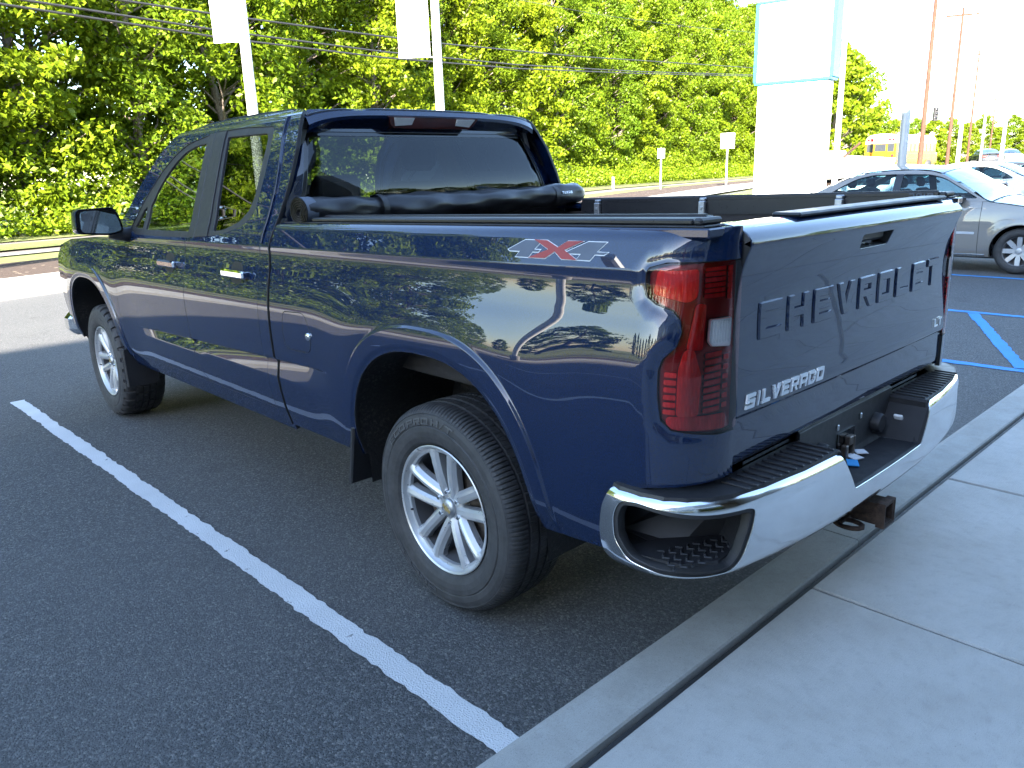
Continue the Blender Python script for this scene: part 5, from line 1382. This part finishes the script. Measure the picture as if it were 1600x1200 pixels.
def wheel(x, y, at, sd, steer=0.0, phase=87.7):
    w_ = empty('wheel', (x, y, .398), steer+(math.pi if sd > 0 else 0), TR)
    key = 'A' if at else 'B'
    if key not in WM:
        d = WM[key] = {}
        d['tyre'] = meshdata('tyre', *tyre(at, 'tyre'), mats=[MT['rubber']])
        bar = lathe_x([(-.024, .2195), (-.05, .2185), (-.11, .214), (-.20, .222), (-.235, .235)], 72)
        d['rim'] = meshdata('rim', *bar, smooth=True, mats=[MT['alloy_dark']]); d['rim'].set_sharp_from_angle(angle=math.radians(35))
        d['lip'] = meshdata('rim_lip', *lathe_x([(.004, .2468), (.0065, .243), (.003, .2365), (-.006, .2325), (-.014, .226), (-.016, .2165), (-.030, .2145)], 90), smooth=True, mats=[MT['alloy']]); d['lip'].set_sharp_from_angle(angle=math.radians(30))
        hub = lathe_x([(-.036, .0), (-.036, .036), (-.040, .052), (-.048, .068), (-.07, .070), (-.10, .070)], 48)
        d['hub'] = meshdata('hub', *hub, smooth=True, mats=[MT['alloy']])
        cap = lathe_x([(-.019, .0), (-.020, .020), (-.024, .033), (-.030, .0355), (-.045, .0355)], 36)
        d['cap'] = meshdata('centre_cap', *cap, smooth=True, mats=[MT['alu']])
        bow = prism2([[(-.022, -.006), (-.008, -.006), (-.008, -.009), (.008, -.009), (.008, -.006), (.022, -.003), (.022, .006), (.008, .006), (.008, .009), (-.008, .009), (-.008, .006), (-.022, .003)]], lambda u, v: (np.stack([0*u+.0185, u, v], -1), np.stack([-np.ones_like(u), 0*u, 0*u], -1)), .002, .05)
        d['emblem'] = meshdata('emblem', *bow, mats=[simple('gold emblem', (.55, .40, .16), .3, .6)])
        lug = lathe_x([(.022, .0), (.022, .007), (.016, .0098), (-.006, .0098), (-.008, .012)], 12)
        d['lug'] = meshdata('lug_nut', *lug, smooth=True, mats=[MT['chrome']]); d['lug'].set_sharp_from_angle(angle=math.radians(35))
        d['disc'] = meshdata('brake_disc', *lathe_x([(-.075, .06), (-.075, .165), (-.095, .165), (-.095, .06)], 40), smooth=True, mats=[MT['steel']]); d['disc'].set_sharp_from_angle(angle=math.radians(35))
        d['back'] = meshdata('backing_plate', *lathe_x([(-.13, .0), (-.13, .205), (-.135, .205)], 40), mats=[MT['well']])
        for q, sp in (('a1', -1), ('a2', 1)):
            d[q] = meshdata('spoke', *arm(0, sp), mats=[MT['alloy']])
    d = WM[key]
    def add(nm, me, par=w_, loc=None, rot=None):
        o = bpy.data.objects.new(nm, me); COL.objects.link(o); o.parent = par
        if loc: o.location = loc
        if rot is not None: o.rotation_euler = rot
        return o
    ty = add('tyre', d['tyre']); rm = add('rim', d['rim']); add('rim_lip', d['lip'], rm); add('hub', d['hub'], rm); cp_ = add('centre_cap', d['cap'], rm); add('emblem', d['emblem'], rm, rot=(.5, 0, 0))
    for i in range(5):
        for q in ('a1', 'a2'): add('spoke', d[q], rm, rot=(math.radians(phase+72*i), 0, 0))
    for i in range(6):
        a = math.radians(84+60*i); add('lug_nut', d['lug'], rm, loc=(.046, .060*math.cos(a), .060*math.sin(a)))
    add('brake_disc', d['disc']); add('backing_plate', d['back'])
    mk('valve_stem', tube([(.010, .20, -.06), (-.004, .188, -.052)], .004, 8), MT['trim'], rm, True)
    return w_, ty
WM = {}
wl, ty = wheel(-.962, 0, False, -1)
wheel(-.966, 3.745, True, -1, math.radians(-1.5), 60)
wheel(.962, 0, False, 1); wheel(.966, 3.745, True, 1, math.radians(-1.5))
# raised lettering on the left rear tyre
def sidewall_text(text, mid, r0, r1, span, ty, flip=False):
    def f(u, v):
        a = math.radians(mid)-u if not flip else math.radians(mid)+u
        ax = np.interp(v, [.300, .318, .345, .362], [.0205, .0203, .0178, .0125]); rr = v if not flip else (r0+r1-v)
        return np.stack([-ax+0*u, rr*np.cos(a), rr*np.sin(a)], -1), np.stack([-np.ones_like(u), 0*u, 0*u], -1)
    def g(u, v):
        A_, N_ = f(-u, v) if 1 else 0; return A_, N_
    letters(text, -span/2, span/2, r0, r1, .016, g, .0022, MT['tyretext'], ty, 'tyre_letter', 0, .02, {' ': .3, '/': .6})
MT['tyretext'] = simple('tyre lettering', (.060, .060, .063), .55)
sidewall_text('ECO PRO H/T', 72, .328, .352, 1.25, ty)
sidewall_text('ARCEL', 300, .328, .352, .8, ty)
# ================================================================== sedans
SK = np.array([.20, .30, .45, .60, .75, .88, .98, 1.05, 1.15, 1.25, 1.35, 1.42, 1.46]); SWd = np.array([.84, .885, .908, .915, .910, .895, .872, .845, .795, .745, .690, .63, .56])
def SED(u, z):
    y = np.asarray(u, float); z = np.asarray(z, float); w_ = _spl(z, SK, SWd)
    w_ = w_-.10*sst(1.7, 2.45, y)**2-.08*sst(1.75, 2.5, -y)**2
    for yc in (1.40, -1.40):
        r = np.hypot(y-yc, z-.32); w_ = w_+.014*np.exp(-(np.maximum(r-.37, 0)/.08)**2)*sst(.25, .4, z)
    w_ = w_-.010*np.exp(-((z-.80)/.02)**2)*(np.abs(y) < 2.3)*0
    return np.stack([-w_, y, z], -1)
SP = np.array([(2.46, .62), (2.40, .70), (2.25, .775), (1.9, .850), (1.5, .915), (1.15, .965), (1.0, .985), (.94, 1.0), (.70, 1.14), (.48, 1.27), (.28, 1.375), (.10, 1.425), (-.15, 1.448), (-.5, 1.446), (-.80, 1.425), (-1.02, 1.385), (-1.3, 1.27), (-1.55, 1.155), (-1.72, 1.085), (-1.82, 1.065), (-2.1, 1.055), (-2.40, 1.03), (-2.48, 1.0), (-2.51, .94)])
SPS = np.concatenate([[0], np.cumsum(np.linalg.norm(np.diff(SP, axis=0), axis=1))])
def STOP(u, v):
    """top skin: u = -1..1 across, v = arc length from the nose"""
    u = np.asarray(u, float); y = _spl(v, SPS, SP[:, 0]); z = _spl(v, SPS, SP[:, 1])
    e = SED(y, z); hw = -e[..., 0]; cr = .045+.02*sst(.9, 1.0, z)
    bow = np.where((z > 1.0) & (z < 1.42), .16, .03)*0
    return np.stack([-u*hw, y+.10*(1-u**2)*sst(.98, 1.1, z)*np.where(y > 0, 1, -1)*(1-sst(1.36, 1.45, z)), z+cr*(1-u**2)], -1)
def spv(y): return float(np.interp(-y, -SP[:, 0], SPS))
def arcp(yc, r=.365, n=26, zmin=.22):
    t = np.linspace(-.25, math.pi+.25, n); P = np.stack([yc+r*np.cos(t), .32+r*np.sin(t)], -1); return P[P[:, 1] > zmin]
SDIV = {}
def build_sedan(name, paintmat, loc, rz, label, detail=True, group=None):
    t = empty(name, loc, rz); tag(t, label, 'car', group)
    fresh = not SDIV
    def put(nm, key, make, mat, par=t):
        if key not in SDIV:
            o = make(); SDIV[key] = o.data
            o.name = nm
            if o.parent is None: o.parent = par
        else:
            o = bpy.data.objects.new(nm, SDIV[key]); COL.objects.link(o); o.parent = par
        if mat is not None and len(o.data.materials):
            o.material_slots[0].link = 'OBJECT'; o.material_slots[0].material = mat
        return o
    dome = [tuple(p) for p in SP]
    for sd in (-1, 1):
        zt = [(y, z) for y, z in SP]
        fen = np.concatenate([[(.885, .22), (.885, .998), (1.0, .983)], [(y, z-.002) for y, z in SP[5::-1]], [(2.47, .50), (2.44, .30), (2.3, .22)], arcp(1.40)])
        o = put('front_wing', ('fw', sd), lambda: panel('front_wing', SED, [fen], [], .04, MT['tan'], t, depth=.02, side=sd), paintmat)
        fdr = np.array([(.878, .22), (.878, 1.0), (-.345, 1.028), (-.345, .22)])
        fd = put('front_door', ('fd', sd), lambda: panel('front_door', SED, [fdr], [], .05, MT['tan'], t, depth=.02, side=sd), paintmat)
        rdr = np.array([(-.352, .22), (-.352, 1.028), (-1.27, 1.045), (-1.25, .80), (-1.05, .55), (-1.02, .22)])
        rd = put('rear_door', ('rd', sd), lambda: panel('rear_door', SED, [rdr], [], .05, MT['tan'], t, depth=.02, side=sd), paintmat)
        qtr = np.concatenate([[(-1.03, .22), (-1.06, .55), (-1.258, .80), (-1.277, 1.046), (-1.45, 1.06), (-1.80, 1.062), (-2.1, 1.053), (-2.46, 1.0), (-2.5, .94), (-2.5, .6), (-2.46, .32), (-2.3, .22)], arcp(-1.40)])
        put('rear_wing', ('rw', sd), lambda: panel('rear_wing', SED, [qtr], [], .04, MT['tan'], t, depth=.02, side=sd), paintmat)
        green = np.concatenate([[(.90, 1.003)], [(y, z-.003) for y, z in SP[7:19]], [(-1.76, 1.066), (-1.45, 1.063)], [(-.35, 1.031)]])
        w1 = rounded([(.80, 1.045), (-.30, 1.060), (-.30, 1.388), (.08, 1.378), (.30, 1.325)], [.03, .02, .03, .08, .08])
        w2 = rounded([(-.40, 1.062), (-1.12, 1.078), (-1.40, 1.092), (-1.20, 1.22), (-.98, 1.335), (-.75, 1.383), (-.40, 1.390)], [.02, .02, .05, .06, .08, .05, .02])
        put('cabin_frame', ('gf', sd), lambda: panel('cabin_frame', SED, [green], [w1, w2], .04, MT['tan'], t, depth=.02, side=sd), paintmat)
        put('side_window', ('w1', sd), lambda: panel('side_window', SED, [w1], [], .06, MT['glass_car'], t, depth=0, off=-.012, side=sd), None, fd)
        put('side_window', ('w2', sd), lambda: panel('side_window', SED, [w2], [], .06, MT['glass_car'], t, depth=0, off=-.012, side=sd), None, rd)
        for key, wv in (('t1', w1), ('t2', w2)):
            put('window_trim', (key, sd), lambda: panel('window_trim', SED, [shrink(wv, -.012)], [shrink(wv, .002)], .05, MT['gloss_black'], t, depth=.004, off=.001, side=sd), None, fd if key == 't1' else rd)
        if detail:
            put('pillar_cover', ('pc', sd), lambda: panel('pillar_cover', SED, [np.array([(-.30, 1.04), (-.40, 1.04), (-.40, 1.392), (-.30, 1.392)])], [], .05, MT['gloss_black'], t, depth=.004, off=.0015, side=sd), None)
            put('side_moulding', ('ml', sd), lambda: panel('side_moulding', SED, [rounded([(.83, .545), (.83, .575), (-.33, .575), (-.33, .545)], .012)], [], .05, MT['silver_paint'], t, depth=.012, off=.009, side=sd), None, fd)
            put('rocker_strip', ('rs', sd), lambda: panel('rocker_strip', SED, [np.array([(.98, .235), (.98, .262), (-.98, .262), (-.98, .235)])], [], .05, MT['chrome'], t, depth=.01, off=.008, side=sd), None)
            x_ = sd*.91
            put('door_handle', ('dh', sd), lambda: mk('door_handle', box(min(x_-.025, x_+.025), max(x_-.025, x_+.025), -.27, -.10, .865, .895, .01), MT['tan'], t), paintmat, fd)
            def mirr():
                V, F = box(.0, .20, -.075, .075, -.06, .065, .045); V = [(sd*(.90+x), .62+y-.04*x/.2, 1.02+z+.01) for x, y, z in V]
                return mk('door_mirror', (V, F if sd > 0 else [f[::-1] for f in F]), MT['trim'], t, True)
            put('door_mirror', ('mi', sd), mirr, None, fd)
        for yc in (1.40, -1.40):
            def well():
                A_ = arcp(yc, .365, 26, .1); V = []; n = len(A_)
                for xx in (.89, .55): V += [(sd*xx, y, z) for y, z in A_]
                F = [(i, i+1, n+i+1, n+i) for i in range(n-1)]+[tuple(range(n, 2*n))]
                return mk('wheel_well', (V, F if sd > 0 else [f[::-1] for f in F]), MT['gloss_black'], t, True)
            put('wheel_well', ('well', sd, yc), well, None)
            wm = ('wheel', 1)
            w_ = empty('wheel', (sd*.87, yc, .32), 0 if sd < 0 else math.pi, t)
            if 'ct' not in SDIV:
                SDIV['ct'] = meshdata('tyre', *lathe_x([(-.02, .205), (.0, .212), (.012, .235), (.012, .27), (.004, .298), (-.015, .313), (-.03, .318), (-.10, .32), (-.17, .318), (-.195, .30), (-.20, .21)], 48), smooth=True, mats=[MT['rubber']])
                SDIV['cr'] = meshdata('rim', *lathe_x([(.0, .207), (-.004, .200), (-.02, .195), (-.09, .185), (-.095, .0)], 40), smooth=True, mats=[MT['alloy_dark']])
                sp = []
                for i in range(8):
                    a = math.radians(45*i); c, s_ = math.cos(a), math.sin(a)
                    q = [(.035, -.020), (.035, .020), (.10, .032), (.195, .030), (.195, -.030), (.10, -.032)]
                    V = [(.006 if r < .15 else .004, r*c-w2_*s_, r*s_+w2_*c) for r, w2_ in q]+[(.03, r*c-w2_*s_, r*s_+w2_*c) for r, w2_ in q]
                    V = [(x+.012*(1-math.hypot(y, z)/.2), y, z) for x, y, z in V]
                    sp.append((V, [(5, 4, 3, 2, 1, 0)]+[(k_, (k_+1) % 6, 6+(k_+1) % 6, 6+k_) for k_ in range(6)]))
                SDIV['cs'] = meshdata('spokes', *join(*sp, lathe_x([(-.004, 0), (-.006, .03), (-.014, .045), (-.03, .045)], 24)), mats=[MT['alloy']])
            for nm, ky in (('tyre', 'ct'), ('rim', 'cr'), ('hub_cover', 'cs')):
                o = bpy.data.objects.new(nm, SDIV[ky]); COL.objects.link(o); o.parent = w_
    # top skins
    def skin(nm, y0, y1, mat, key, off=0.0, e=.985, depth=.01):
        v0, v1 = spv(y0), spv(y1)
        return lambda: panel(nm, lambda u, v: STOP(-np.asarray(u), v) if 0 else STOP(u, v), [rounded([(-e, v0), (e, v0), (e, v1), (-e, v1)], .01)], [], .05, mat, t, gridpts(-1, 1, v0, v1, .06), depth=depth, off=off)
    put('hood', 'hood', skin('hood', 2.40, 1.0, MT['tan'], 'hood'), paintmat)
    put('windshield', 'ws', skin('windshield', .98, .235, MT['glass_car'], 'ws', -.004, .93, 0), None)
    put('roof', 'roof', skin('roof', .24, -.97, MT['tan'], 'roof', 0, .99), paintmat)
    put('rear_window', 'rwd', skin('rear_window', -.98, -1.74, MT['glass_car'], 'rwd', -.004, .93, 0), None)
    put('trunk_lid', 'trk', skin('trunk_lid', -1.78, -2.49, MT['tan'], 'trk'), paintmat)
    def bum(sg):
        def f():
            def BB(u, v):
                x = -np.asarray(u, float)*sg; y = 2.50-.16*(np.abs(x)/.85)**3-.05*((np.asarray(v)-.5)/.25)**2; return np.stack([x, sg*y, v], -1)
            return panel('bumper', BB, [rounded([(-.80, .22), (.80, .22), (.80, .64 if sg > 0 else .92), (-.80, .64 if sg > 0 else .92)], .06)], [], .06, MT['tan'], t, depth=.05)
        return f
    put('front_bumper', 'fb', bum(1), paintmat); put('rear_bumper', 'rb', bum(-1), paintmat)
    for sx in (-1, 1):
        put('tail_light', ('tl', sx), lambda: mk('tail_light', box(min(sx*.45, sx*.80), max(sx*.45, sx*.80), -2.49, -2.36, .72, .88, .02), MT['red_body'], t), None)
        put('headlight', ('hl', sx), lambda: mk('headlight', box(min(sx*.42, sx*.78), max(sx*.42, sx*.78), 2.30, 2.43, .56, .70, .02), MT['clear_white'], t), None)
    put('number_plate', 'np', lambda: mk('number_plate', box(-.16, .16, -2.512, -2.50, .62, .76), MT['paper'], t), None)
    put('underbody', 'ub', lambda: mk('underbody', box(-.80, .80, -2.3, 2.3, .20, .40), MT['gloss_black'], t), None)
    # interior
    put('dashboard', 'db', lambda: mk('dashboard', box(-.74, .74, .45, .95, .75, .98, .05), MT['seat'], t), None)
    put('cabin_floor', 'cf', lambda: mk('cabin_floor', box(-.78, .78, -1.5, .9, .40, .45), MT['seat'], t), None)
    for i, (xx, yy) in enumerate(((-.37, -.25), (.37, -.25), (-.37, -1.05), (.37, -1.05))):
        s_ = put('seat', ('st', i), lambda: mk('seat', join(box(xx-.24, xx+.24, yy, yy+.5, .45, .66, .05), xf(box(-.23, .23, -.06, .06, 0, .56, .05), Matrix.Translation((xx, yy, .62)) @ Matrix.Rotation(.25, 4, 'X')), xf(box(-.12, .12, -.04, .04, .58, .74, .04), Matrix.Translation((xx, yy, .62)) @ Matrix.Rotation(.25, 4, 'X'))), MT['seat'], t), None)
    put('steering_wheel', 'sw', lambda: mk('steering_wheel', xf(tube([(.18*math.cos(a), 0, .18*math.sin(a)) for a in np.linspace(0, 2*math.pi, 21)], .016, 6, False), Matrix.Translation((-.37, .36, .92)) @ Matrix.Rotation(-.4, 4, 'X')), MT['seat'], t, True), None)
    if detail:
        put('wiper', 'wip', lambda: mk('wiper', tube([(.5, 1.02, 1.02), (.2, .93, 1.06), (-.15, .90, 1.075)], .008, 6), MT['trim'], t, True), None)
    return t
build_sedan('beige_sedan', MT['tan'], (10.94, 2.36, 0), math.pi, 'silver beige sedan parked nose in beside the blue hatched bay')
for i, (px, py, dep, hd, mat, lab) in enumerate([
        (1385, 290, 19.5, 6, 'white_paint', 'white car parked just behind the beige sedan'),
        (1500, 275, 21, 4, 'white_paint', 'white car with a dark rear window behind the sedan windscreen'),
        (1556, 275, 23.5, 4, 'dark_paint', 'dark car second from the right edge of the picture'),
        (1618, 278, 24.5, 2, 'white_paint', 'white car with red tail lights at the right edge'),
        (1676, 278, 26, 2, 'silver_paint', 'silver car parked beyond the right edge')]):
    p = bpd(px, py, dep); s_, d_ = RDT@p[:2], RDN@p[:2]
    build_sedan('parked_car', MT[mat], (p[0], p[1], float(terr(s_, d_))), math.radians(hd), lab, False)
for i, (px, dep, hd, mat, lab) in enumerate([(1540, 75, -60, 'dark_paint', 'small dark car driving far down the road'), (1578, 82, 120, 'white_paint', 'small white car driving far down the road')]):
    p = bpd(px, 235, dep); s_, d_ = RDT@p[:2], RDN@p[:2]
    build_sedan('distant_car', MT[mat], (p[0], p[1], float(terr(s_, d_))), math.radians(hd), lab, False)
# ================================================================== school bus
MT['yellow'] = simple('bus yellow', (.36, .17, .006), .4, coat=.4)
MT['bus_white'] = simple('bus roof white', (.75, .75, .72), .5)
def bus():
    dep = 62; p = bpd(1374, 250, dep); s_, d_ = RDT@p[:2], RDN@p[:2]; z0 = float(terr(s_, d_))
    t = empty('school_bus', (p[0], p[1], z0), -math.radians(68)-math.radians(21)); tag(t, 'yellow school bus with a white roof seen from behind', 'bus')
    w_, L = 1.2, 9.0
    pr = [(-w_, .55), (-w_, 2.35), (-w_*.93, 2.75), (-w_*.70, 3.0), (0, 3.08), (w_*.70, 3.0), (w_*.93, 2.75), (w_, 2.35), (w_, .55)]
    n = len(pr); V = [(x, 0, z) for x, z in pr]+[(x, L, z) for x, z in pr]
    body = mk('body', (V, [(0, 1, 7, 8), (8+n, 7+n, 1+n, n), (n, 1+n, 1, 0), (8, 7, 7+n, 8+n), (0, 8, 8+n, n)]), MT['yellow'], t)
    mk('roof', (V, [tuple(range(1, 8)), tuple(range(7+n, n, -1))]+[(k_+n, k_+1+n, k_+1, k_) for k_ in range(1, 7)]), MT['bus_white'], t)
    for (x0, x1, z0_, z1_, m) in ((-.42, .42, 1.75, 2.3, 'glass_shop'), (-1.05, -.55, 1.7, 2.3, 'glass_shop'), (.55, 1.05, 1.7, 2.3, 'glass_shop'), (-.35, .35, .95, 1.35, 'glass_shop')):
        mk('rear_window', box(x0, x1, -.03, -.01, z0_, z1_, .01), MT['gloss_black'] if m == 0 else MT['dark_paint'], t)
    for x in (-.95, -.68, .68, .95): mk('warning_light', box(x-.11, x+.11, -.05, -.01, 2.52, 2.72, .02), MT['red_body'], t)
    for x in (-.95, .95): mk('tail_light', box(x-.1, x+.1, -.05, -.01, 1.30, 1.5, .02), MT['red_body'], t)
    for sx in (-1, 1):
        for k_ in range(9): mk('side_window', box(min(sx*w_, sx*(w_+.02)), max(sx*w_, sx*(w_+.02)), .5+k_*.9, 1.1+k_*.9, 1.7, 2.3, .008), MT['dark_paint'], t)
        for zz in (1.1, 1.5): mk('rub_rail', box(min(sx*w_, sx*(w_+.025)), max(sx*w_, sx*(w_+.025)), .02, L, zz, zz+.05), MT['gloss_black'], t)
        for y in (1.8, 7.2): mk('wheel', mv(lathe_x([(-.2, .02), (.02, .25), (.03, .45), (-.02, .5), (-.28, .5), (-.3, .0)], 24), sx*1.08, y, .5), MT['rubber'], t, True)
    mk('bumper', box(-w_, w_, -.16, 0, .5, .75, .03), MT['gloss_black'], t)
    mk('bonnet', box(-1.0, 1.0, L, L+1.3, .6, 1.6, .15), MT['yellow'], t)
bus()
# white work truck with a boom beside the pylon sign
def work_truck():
    dep = 38; p = bpd(1312, 268, dep); t = empty('work_truck', (p[0], p[1], 0), -math.radians(40)); tag(t, 'white work truck with an open dump body beside the pylon sign', 'truck')
    mk('chassis', box(-.9, .9, -2.6, 2.6, .5, .72, .02), MT['rust'], t)
    cb_ = mk('cab', box(-1.0, 1.0, 1.2, 2.9, .7, 2.2, .15), MT['white_paint'], t)
    for sx in (-1, 1): mk('side_window', box(min(sx*1.0, sx*1.012), max(sx*1.0, sx*1.012), 1.5, 2.4, 1.45, 2.0, .005), MT['dark_paint'], cb_)
    V = [(-1.05, -2.8, .95), (1.05, -2.8, .95), (1.05, 1.0, .80), (-1.05, 1.0, .80), (-1.1, -3.0, 1.75), (1.1, -3.0, 1.75), (1.1, 1.1, 1.95), (-1.1, 1.1, 1.95), (-1.0, -2.9, 1.75), (1.0, -2.9, 1.75), (1.0, 1.0, 1.95), (-1.0, 1.0, 1.95), (-.95, -2.7, 1.0), (.95, -2.7, 1.0), (.95, .9, .86), (-.95, .9, .86)]
    mk('dump_body', (V, [(0, 3, 2, 1), (0, 1, 5, 4), (1, 2, 6, 5), (2, 3, 7, 6), (3, 0, 4, 7), (4, 5, 9, 8), (5, 6, 10, 9), (6, 7, 11, 10), (7, 4, 8, 11), (8, 9, 13, 12), (9, 10, 14, 13), (10, 11, 15, 14), (11, 8, 12, 15), (12, 13, 14, 15)]), MT['bus_white'], t)
    mk('boom', tube([(.6, .9, 1.9), (.6, -.6, 2.5)], [.07, .05], 8), MT['pole_wood'], t, True)
    for sx in (-1, 1):
        for y in (-1.7, 2.0): mk('wheel', mv(lathe_x([(-.2, .02), (.02, .25), (.03, .42), (-.02, .46), (-.28, .46), (-.3, .0)], 24), sx*.95, y, .46), MT['rubber'], t, True)
work_truck()
# accessible bay sign that shows as a reflection in the rear window: stands by the sidewalk behind the camera
def bay_sign():
    t = empty('bay_sign', (4.3, -3.2, SW)); tag(t, 'accessible parking sign on a steel post at the sidewalk', 'road sign')
    mk('post', box(-.025, .025, -.02, .02, 0, 2.05, .004), MT['pole_grey'], t)
    pl = mk('plate', box(-.15, .15, .02, .026, 1.58, 2.02, .002), MT['pylon'], t)
    mk('symbol_panel', box(-.10, .10, .026, .029, 1.66, 1.84), MT['blue_line'], pl)
    p2 = mk('lower_plate', box(-.15, .15, .02, .026, 1.22, 1.55, .002), MT['pylon'], t)
bay_sign()
